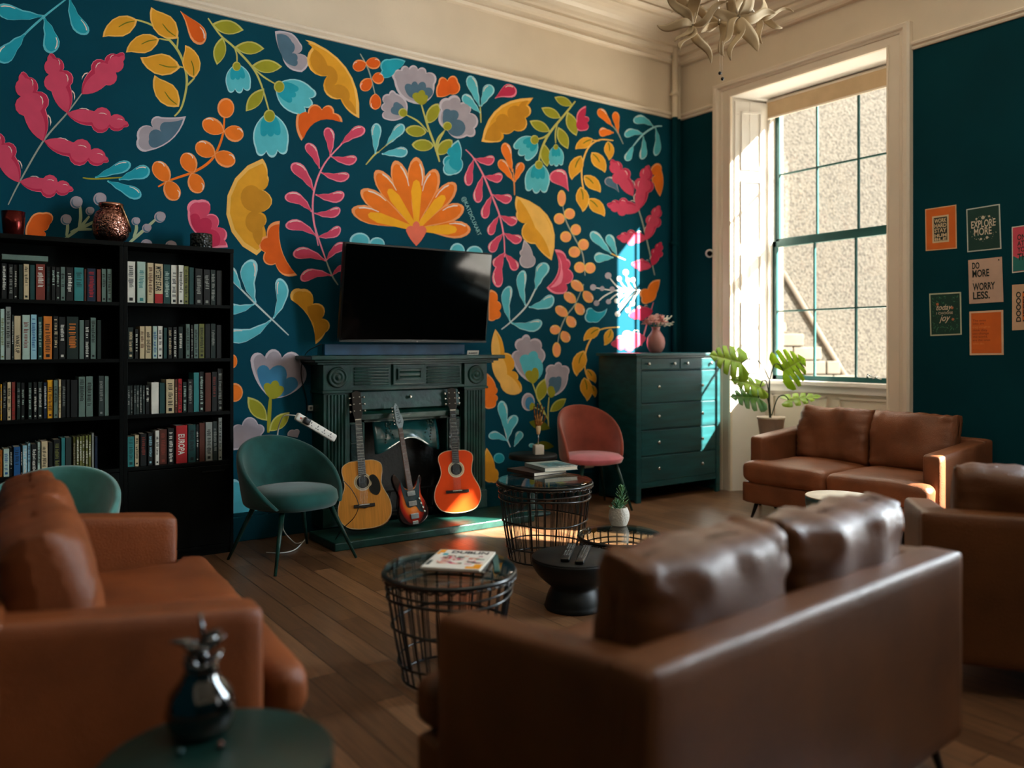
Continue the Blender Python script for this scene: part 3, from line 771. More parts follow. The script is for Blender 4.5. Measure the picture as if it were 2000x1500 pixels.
for (a, b, k) in ((895, 1278, .72), (1042, 1040, .66), (1290, 958, .66), (1528, 1116, .70), (1622, 1402, .72)):
    x1, y1 = 1290 + (a - 1290) * k, 1400 + (b - 1400) * k; mural_l = 4
    dx, dy = x1 - 1290, y1 - 1400; l = hypot(dx, dy); nx, ny = -dy / l, dx / l
    emit([(1290 + nx * 12, 1400 + ny * 12), (1290 + dx * .8 + nx * 32, 1400 + dy * .8 + ny * 32), (x1 + nx * 18, y1 + ny * 18), (x1 + dx * .04, y1 + dy * .04), (x1 - nx * 18, y1 - ny * 18), (1290 + dx * .8 - nx * 32, 1400 + dy * .8 - ny * 32), (1290 - nx * 12, 1400 - ny * 12)], 'A', 4)
P('X', [(1290, 1502, .05), (1228, 1412, .3), (1268, 1382, .2), (1290, 1350, .2), (1310, 1382, .3), (1352, 1412, .05)], 5)
P('Y', [(352, 968, .1), (382, 1070, .28), (335, 1152, .52), (325, 1300, .38), (357, 1382, .2), (315, 1558, .33)]); P('E', [(250, 1140, -.3), (285, 1290, -.3), (290, 1420, -.1), (330, 1500, -.1), (350, 1390, -.35), (322, 1302, -.5), (330, 1155, -.2)], 3, '')
El('C', 945, 1470, 62, 50); El('C', 1050, 1490, 48, 42)
# --- part C
use(840, 80)
P('D', [(42, 342, .12), (50, 258, .5), (105, 242, .5), (170, 250, .4), (120, 325, .1)])
ST('g', [(310, 500), (306, 400)], 9); T('C', 302, 400, 238, 212, 66); T('C', 310, 400, 372, 268, 74); T('C', 306, 440, 200, 330, 62)
T('R', 394, 352, 526, 296, 88, -.08, .3)
P('Y', [(313, 614, .22), (628, 347, .05), (590, 390, .38), (580, 468, .42), (512, 545, .2), (430, 560, .40), (400, 618, .05)]); P('E', [(330, 600, .1), (400, 490, .4), (480, 470, .4), (540, 400, .2), (600, 365, .0), (582, 395, .35), (575, 465, .4), (510, 540, .2), (428, 555, .3), (395, 612, .05)], 3, '')
P('V', [(105, 548, .25), (64, 420, .35), (110, 350, .4), (185, 378, .4), (242, 440, .35), (270, 535, .45), (225, 580, .25)]); P('S', [(105, 540, .15), (78, 450, .4), (125, 425, .45), (162, 480, .3), (205, 560, .3)], 3); El('G', 104, 520, 27, None, True, 4)
ST('g', [(85, 555), (50, 620), (42, 700)], 10); ST('g', [(0, 560), (30, 640), (58, 738)], 12); Lf('G', 42, 692, 134, 604, .28, .28)
P('T', [(172, 603, .1), (188, 720, .3), (140, 816, .4), (84, 760, .3), (118, 700, .38), (128, 640, .05)], 1, 'c')
P('C', [(140, 812, .3), (92, 765, .2), (120, 720, -.2), (128, 770, -.1), (165, 790, .1)], 3)
ST('p', [(216, 663), (265, 715), (325, 820), (375, 940), (425, 1070), (450, 1200), (455, 1320)], 11)
for a in ((270, 718, 393, 722, 62, .1), (268, 720, 230, 884, 56, .05), (328, 825, 442, 828, 62, .1), (322, 822, 288, 988, 60, .05), (380, 938, 498, 965, 62, .08), (378, 940, 328, 1084, 56, .05), (425, 1065, 530, 1105, 62, .08), (420, 1068, 362, 1184, 52, .05), (448, 1172, 558, 1217, 62, .08), (446, 1175, 366, 1288, 60, .05), (456, 1292, 392, 1378, 56, .05), (456, 1300, 528, 1398, 60, -.05), (452, 1300, 412, 1504, 68, .08)): T('P', *a)
ST('M', [(515, 942), (513, 880), (505, 780)], 9); T('O', 502, 800, 452, 622, 62); T('O', 508, 855, 422, 726, 60); T('O', 516, 862, 560, 742, 56)
ST('g', [(886, 368), (820, 450), (730, 560), (680, 660), (662, 745)], 14); ST('g', [(730, 560), (690, 590), (635, 602)], 10); ST('g', [(778, 500), (765, 560), (766, 625)], 9)
for a in ((870, 395, 758, 343), (797, 470, 678, 408), (732, 552, 606, 488), (838, 432, 892, 580), (780, 525, 840, 660), (692, 625, 714, 768)): Lf('G', *a)
Bell(642, 598, 548, 690, 150); Bell(766, 640, 770, 768, 88); Bell(664, 745, 645, 930, 145)
P('R', [(950, 396, .05), (942, 460, .5), (955, 500, .4), (935, 548, .38), (893, 490, .2)])
ST('K', [(1178, 630), (1145, 560), (1105, 510)], 8); T('O', 1112, 522, 1026, 416, 54); T('O', 1148, 562, 1128, 432, 46); T('O', 1120, 560, 1030, 555, 58)
ST('c', [(1415, 520), (1370, 525), (1300, 570), (1240, 640)], 11)
for a in ((1362, 522, 1240, 478, 60, .12), (1375, 530, 1376, 702, 46, -.08), (1302, 570, 1184, 572, 54, .12), (1300, 582, 1292, 724, 48, -.06), (1242, 636, 1196, 732, 48, 0)): T('C', *a)
ST('y', [(1118, 608), (1030, 605), (960, 660), (925, 780), (935, 900), (965, 970)], 11); ST('y', [(985, 605), (1035, 610)], 8)
YL(992, 598, 880, 652, -1); YL(1085, 612, 1102, 728, 1); YL(922, 700, 850, 842, -1); YL(985, 680, 1078, 796, 1); YL(938, 822, 1048, 916, 1); YL(918, 890, 945, 1042, 1); YL(965, 962, 1074, 1062, 1)
T('P', 845, 918, 742, 800, 105, .1, .5); T('S', 1152, 924, 1072, 838, 66, .08, .5)
ST('K', [(1370, 1430), (1330, 1250), (1285, 1070), (1238, 945)], 9)
Fe(1240, 945, 1108, 728, 130); Fe(1268, 1032, 1332, 762, 125); Fe(1280, 1028, 1090, 1000, 135); Fe(1318, 1216, 1398, 1008, 100, 1, 'P', 'R'); Fe(1322, 1202, 1148, 1198, 115); Fe(1354, 1372, 1408, 1232, 85, 1, 'R', 'R'); Fe(1350, 1375, 1238, 1360, 100)
P('O', [(1356, 765, .5), (1412, 790, .1), (1402, 950, .05), (1365, 870, .35), (1376, 820, .3)])
ST('K', [(808, 1000), (830, 1100), (880, 1200), (930, 1300), (945, 1432)], 9)
for a in ((802, 960, 26, 50), (788, 1085, 34, 34), (850, 1055, 34, 34), (827, 1195, 34, 34), (888, 1152, 32, 34), (880, 1288, 36, 34), (935, 1243, 33, 35), (912, 1382, 34, 34), (975, 1385, 34, 34)): El('o', *a)
P('Y', [(526, 946, .25), (741, 1340, .06), (642, 1240, .38), (588, 1105, .33), (528, 1040, .1)]); P('y', [(530, 950, .22), (736, 1330, -.08), (640, 1140, -.05)], 3, '')
ST('y', [(1192, 1336), (1110, 1300), (1060, 1260)], 7); T('C', 1105, 1298, 980, 1166, 62); T('C', 1140, 1310, 1084, 1182, 56); T('C', 1118, 1322, 1000, 1322, 64)
P('V', [(572, 1213, .1), (627, 1310, .3), (612, 1382, .4), (555, 1310, .3), (558, 1275, 0)])
El('C', 165, 1285, 46, 52); El('C', 270, 1298, 52, 48)
# --- part D
use(440, 400)
ST('L', [(30, 455), (95, 515), (180, 600), (285, 700), (386, 796)], 11)
for a in ((185, 598, 155, 333, 108, -.1), (292, 695, 335, 448, 84, .12), (98, 518, 20, 380, 60, 0), (178, 605, -20, 620, 75, -.12), (280, 702, -20, 795, 95, -.14)): T('C', *a)
P('D', [(332, 98, -.12), (437, 430, .25), (305, 362, .42), (240, 290, .42), (252, 190, .25)])
for a in ((612, 342, 412, 296, 76, .1), (615, 340, 740, 240, 62, -.1), (648, 432, 456, 450, 72, .12), (652, 432, 730, 378, 40, -.1)): T('P', *a)
ST('p', [(530, 0), (545, 130), (612, 332)], 11); ST('K', [(612, 332), (650, 430), (688, 490)], 10)
P('Y', [(550, 850, -.14), (402, 580, .35), (462, 514, .32), (526, 606, .45), (588, 695, .42), (610, 780, .08)]); P('E', [(548, 830, .0), (540, 720, .1), (500, 620, -.1), (526, 612, .4), (584, 700, .4), (605, 780, .08)], 3, '')
El('O', 45, 955, 28, 42); El('O', 55, 1145, 52, 58)
P('V', [(275, 1182, .1), (153, 950, .42), (240, 932, .48), (345, 935, .42), (462, 965, .2), (478, 1090, .12)]); P('B', [(270, 1170, .1), (193, 1010, .38), (270, 1008, .48), (372, 1062, .4), (440, 1110, .15)], 3); P('G', [(278, 1186, .1), (233, 1110, .35), (275, 1096, .5), (330, 1105, .35), (352, 1142, .15)], 4)
ST('G', [(275, 1180), (268, 1280), (262, 1390)], 24); Lf('G', 255, 1318, 136, 1172, .25, .22); Lf('G', 265, 1382, 392, 1266, .22, .24)
P('V', [(30, 1500, 0), (40, 1362, .2), (100, 1345, .45), (200, 1340, .42), (222, 1400, 0), (200, 1480, 0)]); P('V', [(380, 1410, .3), (420, 1375, .5), (448, 1400, 0), (440, 1420, 0)])
# near the floor, behind the velvet chair
use(440, 660, 0.3067)
P('C', [(40, 1220, 0), (40, 900, .2), (95, 930, .1), (140, 1060, -.1), (260, 1080, .1), (260, 1180, .1)]); El('D', 472, 1078, 72, 44)
# --- part E
use(880, 400, 0.2933)
P('P', [(692, 298, .22), (772, 358, .3), (780, 425, .4), (765, 530, .35), (735, 594, .15), (638, 552, -.2)]); P('p', [(710, 330, .1), (740, 420, .1), (735, 520, .1), (660, 552, -.2)], 3, '')
ST('L', [(338, 830), (400, 780), (500, 680), (560, 570), (590, 500)], 11)
for a in ((565, 565, 634, 386, 88, -.04), (498, 672, 480, 436, 68, -.08), (396, 778, 388, 540, 72, -.1), (520, 682, 688, 618, 84, .1), (402, 786, 610, 788, 80, .12)): T('C', *a)
ST('K', [(886, 528), (830, 660), (770, 740), (730, 830), (712, 925)], 9)
for a in ((882, 572, 805, 508), (885, 575, 940, 648), (832, 650, 758, 588), (838, 655, 878, 732), (778, 740, 700, 680), (778, 742, 824, 814), (733, 828, 660, 835), (742, 842, 782, 914)): T('o', *a, 64, 0, .9)
El('o', 705, 965, 28, 50)
P('T', [(1042, 690, .1), (1000, 760, .2), (945, 782, .4), (902, 720, .3), (940, 688, -.1), (980, 715, -.1)], 1, 'c')
for a in (((1285, 570), (1180, 568), (1080, 570), (950, 550)), ((1180, 570), (1110, 545), (1050, 475)), ((1190, 568), (1150, 540), (1120, 492)), ((1215, 566), (1180, 520), (1165, 450)), ((1240, 566), (1225, 535), (1215, 500)), ((1095, 570), (1020, 610), (972, 655)), ((1180, 572), (1100, 600), (1050, 645)), ((1210, 578), (1160, 600), (1105, 640)), ((1230, 580), (1170, 650), (1112, 722)), ((1250, 578), (1215, 640), (1180, 700)), ((1255, 575), (1225, 610), (1212, 655)), ((1200, 585), (1150, 640), (1130, 670)), ((1200, 565), (1185, 535), (1180, 500))): ST('W', list(a), 9)
for a in ((948, 550, 21), (1008, 558, 16), (1048, 472, 22), (1075, 562, 18), (970, 655, 19), (1050, 645, 17), (1120, 492, 17), (1165, 450, 19), (1180, 502, 15), (1215, 500, 16), (1105, 640, 16), (1130, 605, 16), (1130, 672, 16), (1180, 702, 17), (1210, 657, 16), (1110, 727, 18)): El('V' if a[0] < 1090 else 'W', *a, None, False, 2)
P('O', [(1394, 498, .05), (1370, 590, .2), (1318, 652, .42), (1270, 620, .4), (1310, 560, .2)])
Fe(1345, 705, 1200, 735, 130, 1, 'R', 'R'); Fe(1300, 885, 1085, 925, 180, 1, 'P', 'P')
ST('p', [(1270, 940), (1290, 850), (1350, 650)], 8)
ST('y', [(1122, 814), (1000, 830), (930, 900), (895, 1000), (900, 1120), (962, 1255)], 11)
YL(992, 822, 878, 895, -1); YL(1068, 825, 1032, 940, 1); YL(886, 970, 822, 1136, -1); YL(888, 1150, 922, 1305, 1); YL(905, 1095, 972, 1182, 1); YL(938, 1200, 968, 1280, 1)
P('Y', [(297, 828, .1), (354, 985, .36), (402, 1108, .30), (445, 1165, .15), (472, 1242, .30), (330, 1190, .12), (276, 1010, .08)]); P('y', [(297, 840, .05), (330, 1000, .1), (375, 1130, .1), (465, 1236, .25), (330, 1185, .12), (280, 1010, .06)], 3, '')
P('V', [(540, 1187, .12), (413, 1042, .3), (448, 970, .38), (472, 888, .5), (530, 900, .38), (604, 955, .25), (610, 1050, .15)]); P('C', [(540, 1180, .1), (468, 1062, .4), (515, 1000, .5), (582, 1018, .3)], 3); P('G', [(547, 1192, .1), (496, 1140, .35), (540, 1108, .45), (582, 1100, .2)], 4)
ST('g', [(545, 1190), (590, 1310), (652, 1440)], 10); P('V', [(662, 1282, .15), (636, 1120, .35), (690, 1068, .42), (742, 1072, .38), (782, 1130, .2)]); P('S', [(665, 1272, .1), (654, 1190, .35), (700, 1150, .45), (736, 1172, .2)], 3); P('G', [(662, 1284, .1), (645, 1220, .4), (690, 1232, .3)], 4)
ST('g', [(655, 1280), (648, 1380), (652, 1490)], 9); Lf('G', 583, 1312, 626, 1156, .24, .24); Lf('G', 660, 1378, 768, 1290); Lf('H', 662, 1490, 522, 1445)
El('V', 515, 1312, 44, 60); El('B', 525, 1322, 30, 44, False, 3); P('G', [(560, 1345, .1), (530, 1370, .2), (540, 1315, .2)], 4); ST('g', [(550, 1345), (600, 1370), (640, 1410)], 9)
P('O', [(243, 1122, .1), (302, 1215, .35), (285, 1262, .38), (302, 1310, .25), (265, 1357, .38), (226, 1300, .1)])
P('O', [(270, 565, .25), (308, 640, .3), (322, 705, .35), (300, 762, .2), (252, 768, 0), (252, 570, 0)])
use(940, 760, 0.2667)
T('C', 185, 330, 145, 85, 74); T('C', 190, 375, 250, 190, 78, -.06); T('C', 192, 382, 52, 335, 66, .1); ST('L', [(212, 425), (190, 370), (165, 280)], 9)
P('Y', [(38, 430, .08), (100, 580, .2), (122, 640, .35), (75, 682, .35), (22, 600, .1)]); El('T', 128, 505, 40, 38); T('C', 240, 420, 290, 310, 60); Lf('H', 530, 420, 392, 402); El('C', 368, 412, 22, 16)
mural_o = mural.build('mural', [flat(PAL[c], 0.75, 'mural_paint_' + PAL[c].strip('#'), 0.15) for c in CODES], wall_back, fix=False)
# the painter's handle, lettered down the wall
sg = MB(); a = wall_y(905, 384, WY); b = wall_y(937, 459, WY); d = (b - a); ln_ = d.length; d.normalize(); u = Vector((d.x, 0, d.z)); v = Vector((-d.z, 0, d.x))
add_text(sg, '@KATDICUXART', lambda s, t: a + u * s + v * (t - 0.02) + Vector((0, -0.0012, 0)), 0.055, width=ln_)
sg.build('mural_signature', flat('#8fc8c8'), wall_back, fix=False)
# ------------------------------------------------------------------ furniture
def wrinkled(o, amt=0.004, size=0.25):
    return o

def sofa(loc, rz, label, leather, seed=0, group='tan leather two-seat sofas', W=0.765, cush=2, kind='sofa'):
    """two-seat sofa: back along local +y = 0, front toward -y, centred on x"""
    t = thing(kind, label, kind, loc, rz, group)
    MB().rbox(-W + 0.006, W - 0.006, -0.84, -0.03, 0.13, 0.30, 0.025, 12, seed=seed).build('base_frame', leather, t)
    b = MB().rbox(-W, W, -0.13, 0.0, 0.125, 0.712, 0.022, 12, wob=0.002, seed=seed)
    b.build('back_frame', leather, t)
    for s in (-1, 1):
        x0, x1 = sorted((s * W, s * (W - 0.125)))
        ar = MB().rbox(x0, x1, -0.735, -0.05, 0.13, 0.645, 0.026, 12, wob=0.0025, seed=seed + s)
        ar.V = [(x, y, z + (0.07 * (y + 0.735) / 0.735 if z > 0.4 else 0)) for x, y, z in ar.V]   # rises toward the back
        ar.build('armrest', leather, t)
    iw = (W - 0.13)
    for s in ((-1, 1) if cush == 2 else (0,)):
        x0, x1 = sorted((0.004 * s, s * iw)) if s else (-iw, iw)
        sc = MB().rbox(x0, x1, -0.87, -0.12, 0.30, 0.455, 0.050, 18, wob=0.009, seed=seed + 5 + s, puff=0.024)
        sc.V = [(x + (s or math.copysign(1, x)) * 0.118 * min(1, max(0, (abs(x) - iw * 0.55) / (iw * 0.45))) * (1 if y < -0.745 else 0), y, z) for x, y, z in sc.V]   # wraps the front of the armrest
        sc.build('seat_cushion', leather, t)
    for s in ((-1, 1) if cush == 2 else (0,)):
        p = MB().pillow(0, 0, 0, (iw if s else 2 * iw) + 0.012, 0.25, 0.45, seed + 11 + s, wrinkle=0.017)
        Mx = Matrix.Translation((s * iw / 2, -0.235, 0.665)) @ Matrix.Rotation(radians(-11), 4, 'X')
        p.xf(Mx).build('back_cushion', leather, t)
    for sx in (-1, 1):
        for y in (-0.74, -0.08):
            MB().tube([(sx * (W - 0.085), y, 0.14), (sx * (W - 0.05), y - (0.03 if y < -0.3 else -0.03), 0.0)], [0.019, 0.010], 10).build('leg', M['black_metal'], t)
    return t
# back of sofa A is turned to the camera
sofa((1.9075, 1.219, 0), radians(184.8), 'brown leather sofa seen from behind, nearest the camera on the right', M['leather_b'], 1)
sofa((6.10, 3.50, 0), radians(-90), 'tan leather sofa under the tall window beside the potted monstera', M['leather'], 2)
# armchair at the right edge
sofa((3.594, 1.053, 0), radians(124), 'brown leather sofa cut by the right edge of the picture, its back toward the camera', M['leather_b'], 3)
sofa((0.06, 3.03, 0), radians(86), 'tan leather sofa at the lower left, facing the coffee tables', M['leather_d'], 4)

def tub_chair(name, label, loc, rz, fabric, legm, rin=0.255, zs=0.46, zb=0.76, zf=0.47, ang=132, thick=0.05, flare=0.045, leg_r=0.235, group=None, zbot=0.40, power=1.0, lat=None, seat_mat=None):
    t = thing(name, label, 'chair', loc, rz, group)
    mb = MB(); nu = 40; vs = []; fs = []
    prof_n = 12
    for i in range(nu + 1):
        u = radians(-ang + 2 * ang * i / nu); c = max(0, cos(u * 90 / ang)) ** power   # 1 at the back, 0 at the tips
        zt = zf + (zb - zf) * c
        hgt = zt - zbot
        fl = flare * (0.4 + 0.6 * c)
        tk = thick * (0.7 + 0.3 * c)
        pr = [(rin - 0.02, zbot), (rin + tk - 0.01, zbot), (rin + tk, zbot + 0.03), (rin + tk + fl * .5, zbot + hgt * .5), (rin + tk + fl, zt - 0.03), (rin + tk * .85 + fl, zt - 0.008), (rin + tk * .5 + fl, zt), (rin + tk * .15 + fl, zt - 0.008), (rin + fl, zt - 0.03), (rin + fl * .5, zbot + hgt * .5), (rin, zbot + 0.05), (rin - 0.02, zbot + 0.02)]
        for r, z in pr:
            vs.append((r * sin(u), r * cos(u), z))
    n = prof_n
    for i in range(nu):
        for j in range(n): fs.append([i * n + j, i * n + (j + 1) % n, (i + 1) * n + (j + 1) % n, (i + 1) * n + j])
    fs.append(list(range(n))); fs.append([nu * n + j for j in reversed(range(n))])
    mb.add(vs, fs, 0, True); mb.build('backrest', fabric, t, subsurf=1)
    sm = MB(); k = 36
    pr = [(0.0, zbot - 0.02), (0.7, zbot - 0.02), (0.94, zbot - 0.005), (1.0, zbot + 0.03), (0.97, zs - 0.025), (0.88, zs - 0.004), (0.5, zs + 0.008), (0.0, zs + 0.012)]
    vs = []; fs = []
    for i in range(k):
        a = 2 * pi * i / k; R = rin + 0.01
        front = max(0, -sin(a)); R2 = R * (1 + 0.06 * front + 0.07 * abs(cos(a)) * front)
        for r, z in pr: vs.append((R2 * r * cos(a), R2 * r * sin(a), z))
    q = len(pr)
    for i in range(k):
        i2 = (i + 1) % k
        for j in range(q - 1): fs.append([i * q + j, i2 * q + j, i2 * q + j + 1, i * q + j + 1])
    sm.add(vs, fs, 0, True); sm.build('seat', seat_mat or fabric, t)
    for sx in (-1, 1):
        for sy in (-1, 1):
            MB().tube([(sx * leg_r * 0.66, sy * leg_r * 0.62, zbot), (sx * leg_r * 1.13, sy * leg_r * 1.08, 0.0)], [0.017, 0.009], 10).build('leg', legm, t)
    return t
tub_chair('tub_chair', 'dark teal velvet tub chair standing by the fireplace', (1.88, 5.10, 0), radians(12), M['teal_velvet'], M['cast'], zb=0.775, zf=0.375, zbot=0.355, leg_r=0.26, rin=0.262)
tub_chair('tub_chair', 'teal velvet tub chair behind the lower left sofa, only its rounded back showing', (0.42, 4.40, 0), radians(-25), mat('pale_teal_velvet', '#3f7f7a', rough=0.85, spec=0.2, sheen=0.7, var=0.3, vscale=5), M['cast'], zb=0.76, zf=0.5, ang=120)
tub_chair('tub_chair', 'dusty pink velvet chair between the side table and the chest of drawers', (4.56, 5.27, 0), radians(-14), M['pink_velvet'], M['cast'], rin=0.245, zb=0.86, zf=0.46, ang=108, thick=0.035, flare=0.02, power=0.55, leg_r=0.225, seat_mat=mat('pink_velvet_seat', '#c06470', rough=0.85, spec=0.2, sheen=0.6, var=0.2))

# ---- wire drum tables
def wire_table(label, x, y, h, rt, rb, nw, seed, shelves=(0.5,)):
    t = thing('wire_coffee_table', label, 'coffee table', (x, y, 0), 0, 'black wire drum tables with glass tops')
    rnd = random.Random(seed)
    def R(z):
        k = z / h
        return rb + (rt - rb) * (k ** 0.8)
    cg = MB()
    def wob(z, r, amp, ph):
        return [((R(z) + r) * cos(a), (R(z) + r) * sin(a), z + amp * sin(a * 3 + ph)) for a in [2 * pi * i / 60 for i in range(60)]]
    for i in range(nw):
        a = 2 * pi * i / nw
        for da, b in ((-0.014, -1), (0.014, 1)):
            a0 = a + da * (2 if i % 3 == 0 else 1); a1 = a + da + rnd.uniform(-0.012, 0.012)
            cg.tube([(R(z) * cos(a0 + (a1 - a0) * z / h), R(z) * sin(a0 + (a1 - a0) * z / h), z) for z in (0.012, h * .35, h * .7, h - 0.022)], 0.0024, 5, caps=False)
    cg.build('wire_cage', M['wire'], t)
    for i in range(4):
        a = 2 * pi * i / 4 + 0.6
        MB().tube([(R(z) * cos(a), R(z) * sin(a), z) for z in (0.0, h * .35, h * .7, h - 0.015)], 0.0048, 8).build('upright', M['wire'], t)
    for z, r_, amp in ((0.012, 0.006, 0), (h - 0.105, 0.0065, 0.006), (h - 0.075, 0.005, 0.004), (h * 0.50, 0.006, 0.006), (h * 0.18, 0.005, 0.004)):
        MB().tube(wob(z, 0.004, amp, rnd.uniform(0, 6)), r_, 6, closed=True).build('hoop', M['wire'], t)
    rim = MB().tube([((rt) * cos(a), (rt) * sin(a), h - 0.022) for a in [2 * pi * i / 72 for i in range(72)]], 0.011, 8, closed=True)
    rim.tube([((rt + 0.004 + 0.004 * cos(a * 40)) * cos(a), (rt + 0.004 + 0.004 * cos(a * 40)) * sin(a), h - 0.036 + 0.004 * sin(a * 40)) for a in [2 * pi * i / 240 for i in range(240)]], 0.004, 5, closed=True)
    rim.build('rim', M['wire'], t)
    MB().lathe([(0.0, h - 0.008), (rt - 0.002, h - 0.008), (rt + 0.002, h - 0.005), (rt + 0.002, h - 0.002), (rt - 0.001, h), (0.0, h)], 64, smooth=False).build('glass_top', M['table_glass'], t)
    return t
P1 = at(878, 1105, 3.37); P2 = at(1064, 935, 5.26); P3 = at(1210, 1042, 4.66); P4 = at(1121, 1085, 4.27)
wire_table('black wire drum table nearest the camera, glass top holding magazines', P1.x, P1.y, 0.455, 0.268, 0.185, 30, 1)
wire_table('tallest black wire drum table, glass top with two stacked picture books', P2.x, P2.y, 0.51, 0.302, 0.225, 34, 2)
wire_table('lowest black wire drum table, glass top carrying a small potted succulent', P3.x, P3.y, 0.298, 0.232, 0.185, 28, 3)

def drum_table(label, x, y, h, rt, rw, rb, top_m, body_m, zw=0.42, group='hourglass side tables'):
    t = thing('side_table', label, 'side table', (x, y, 0), 0, group)
    pr = [(0.0, 0.0), (rb, 0.0), (rb + 0.006, 0.012)]
    for k in range(1, 9):
        a = k / 9; pr.append((rw + (rb - rw) * cos(a * pi / 2) ** 0.8, 0.012 + (h * zw - 0.012) * a))
    for k in range(0, 9):
        a = k / 9; pr.append((rw + (rt - rw) * sin(a * pi / 2) ** 0.9, h * zw + (h * 0.93 - h * zw) * a))
    pr += [(rt, h * 0.93), (rt, h - 0.008), (0.0, h - 0.008)]
    MB().lathe(pr, 48).build('pedestal', body_m, t)
    MB().lathe([(0.0, h - 0.008), (rt - 0.001, h - 0.008), (rt + 0.001, h - 0.004), (rt - 0.004, h), (0.0, h)], 64).build('table_top', top_m, t)
    return t
drk = mat('black_lacquer', '#080d0d', rough=0.5, spec=0.3, var=0.08)
drum_table('low black hourglass table holding two remote controls', P4.x, P4.y, 0.269, 0.222, 0.115, 0.150, drk, drk)
P5 = at(1640, 968, 5.0)
tealb = mat('dark_teal_lacquer', '#0d3a3c', rough=0.4, var=0.1)
drum_table('teal hourglass side table with a pale top in front of the window sofa', P5.x, P5.y, 0.45, 0.20, 0.08, 0.14, flat('#d5c8b4', 0.5), tealb)
P6 = at(425, 1462, 1.80)
drum_table('dark green round table in the bottom left corner, closest to the camera', P6.x, P6.y, 0.452, 0.25, 0.09, 0.16, mat('dark_green_lacquer', '#12332f', rough=0.35, var=0.1), tealb)
PH = (4.02, 5.38)
t = thing('side_table', 'dark round pedestal table against the mural holding the hand sculpture', 'side table', (PH[0], PH[1], 0), 0)
MB().lathe([(0, 0), (0.16, 0), (0.165, 0.015), (0.10, 0.03), (0.04, 0.08), (0.032, 0.25), (0.04, 0.40), (0.10, 0.445), (0, 0.445)], 40).build('pedestal', tealb, t)
MB().lathe([(0, 0.445), (0.19, 0.445), (0.20, 0.452), (0.20, 0.478), (0.195, 0.485), (0, 0.485)], 48).build('table_top', drk, t)

# ---- chest of drawers
DX0, DX1, DY0, DY1 = 4.985, 6.07, 5.17, 5.66
d = thing('chest_of_drawers', 'tall dark green chest of drawers in the corner beside the window', 'chest of drawers', (DX0, DY0, 0))
DW = DX1 - DX0; DD = DY1 - DY0; g = M['green_black']
mb = MB(); mb.box(0.0, 0.022, 0.0, DD, 0.02, 1.285); mb.box(DW - 0.022, DW, 0.0, DD, 0.02, 1.285); mb.box(0.0, DW, DD - 0.01, DD, 0.1, 1.285)
mb.box(0.0, 0.055, -0.004, 0.02, 0.0, 1.285); mb.box(DW - 0.055, DW, -0.004, 0.02, 0.0, 1.285)
mb.box(0.0, 0.05, DD - 0.05, DD, 0, 0.1); mb.box(DW - 0.05, DW, DD - 0.05, DD, 0, 0.1)
mb.box(0.02, DW - 0.02, 0.0, 0.02, 0.125, 0.172)
rows = [(1.168, 1.262, 2), (0.872, 1.150, 1), (0.640, 0.860, 1), (0.410, 0.625, 1), (0.180, 0.395, 1)]
for z0, z1, n in rows: mb.box(0.02, DW - 0.02, 0.004, DD - 0.02, z0 - 0.010, z0 - 0.002)
mb.box(0.02, DW - 0.02, 0.0, 0.02, 1.265, 1.288); mb.box(DW / 2 - 0.008, DW / 2 + 0.008, 0.004, 0.02, 1.165, 1.27)
mb.build('case', g, d, bevel=0.002)
MB().box(-0.03, DW + 0.03, -0.03, DD + 0.005, 1.285, 1.310).build('top', g, d, bevel=0.004)
for z0, z1, n in rows:
    for k in range(n):
        x0 = 0.060 + k * (DW / 2 - 0.052); x1 = (DW - 0.060) if n == 1 else x0 + DW / 2 - 0.068
        dr = MB().box(x0, x1, -0.002, 0.016, z0, z1).build('drawer', g, d, bevel=0.0025)
        kx = [x0 + 0.16 * (x1 - x0), x1 - 0.16 * (x1 - x0)] if n == 2 else [x0 + 0.20, x1 - 0.20]
        for q in kx:
            MB().tube([(q, -0.002, (z0 + z1) / 2), (q, -0.012, (z0 + z1) / 2), (q, -0.016, (z0 + z1) / 2), (q, -0.026, (z0 + z1) / 2), (q, -0.030, (z0 + z1) / 2)], [0.006, 0.006, 0.014, 0.015, 0.008], 14).build('knob', M['chrome'], dr)

# ---- bookcases
BF = 5.50; BB = 5.76
SH = [1.292, 1.638]
def bookcase(x0, x1, label):
    t = thing('bookcase', label, 'bookcase', (x0, BF, 0), 0, None)
    w_ = x1 - x0; dd = BB - BF; k = M['black_wood']
    for a in (0, w_ - 0.022): MB().box(a, a + 0.022, 0, dd, 0, 1.985).build('side_panel', k, t, bevel=0.001)
    MB().box(-0.0, w_, -0.006, dd, 1.985, 2.012).build('top', k, t, bevel=0.001)
    MB().box(0.02, w_ - 0.02, dd - 0.006, dd, 0.05, 1.985).build('back_panel', k, t)
    for z in (0.064, 0.612, 0.938, 1.288, 1.638): MB().box(0.022, w_ - 0.022, 0.002, dd - 0.006, z - 0.022, z).build('shelf', k, t, bevel=0.001)
    MB().box(0.022, w_ - 0.022, 0.01, 0.03, 0, 0.042).build('plinth', k, t)
    dr = MB().box(0.024, w_ - 0.024, 0.0, 0.018, 0.068, 0.585).build('door', k, t, bevel=0.002)
    MB().box(w_ - 0.20, w_ - 0.06, -0.012, 0.0, 0.545, 0.552).build('handle', M['black_metal'], dr)
    return t
BXL, BXM, BXR = 0.14, 0.955, 1.625
bookcase(BXL, BXM - 0.001, 'tall black bookcase at the left edge of the picture, carrying the copper lantern')
bookcase(BXM + 0.001, BXR, 'tall black bookcase on the right of the pair, next to the teal chair')

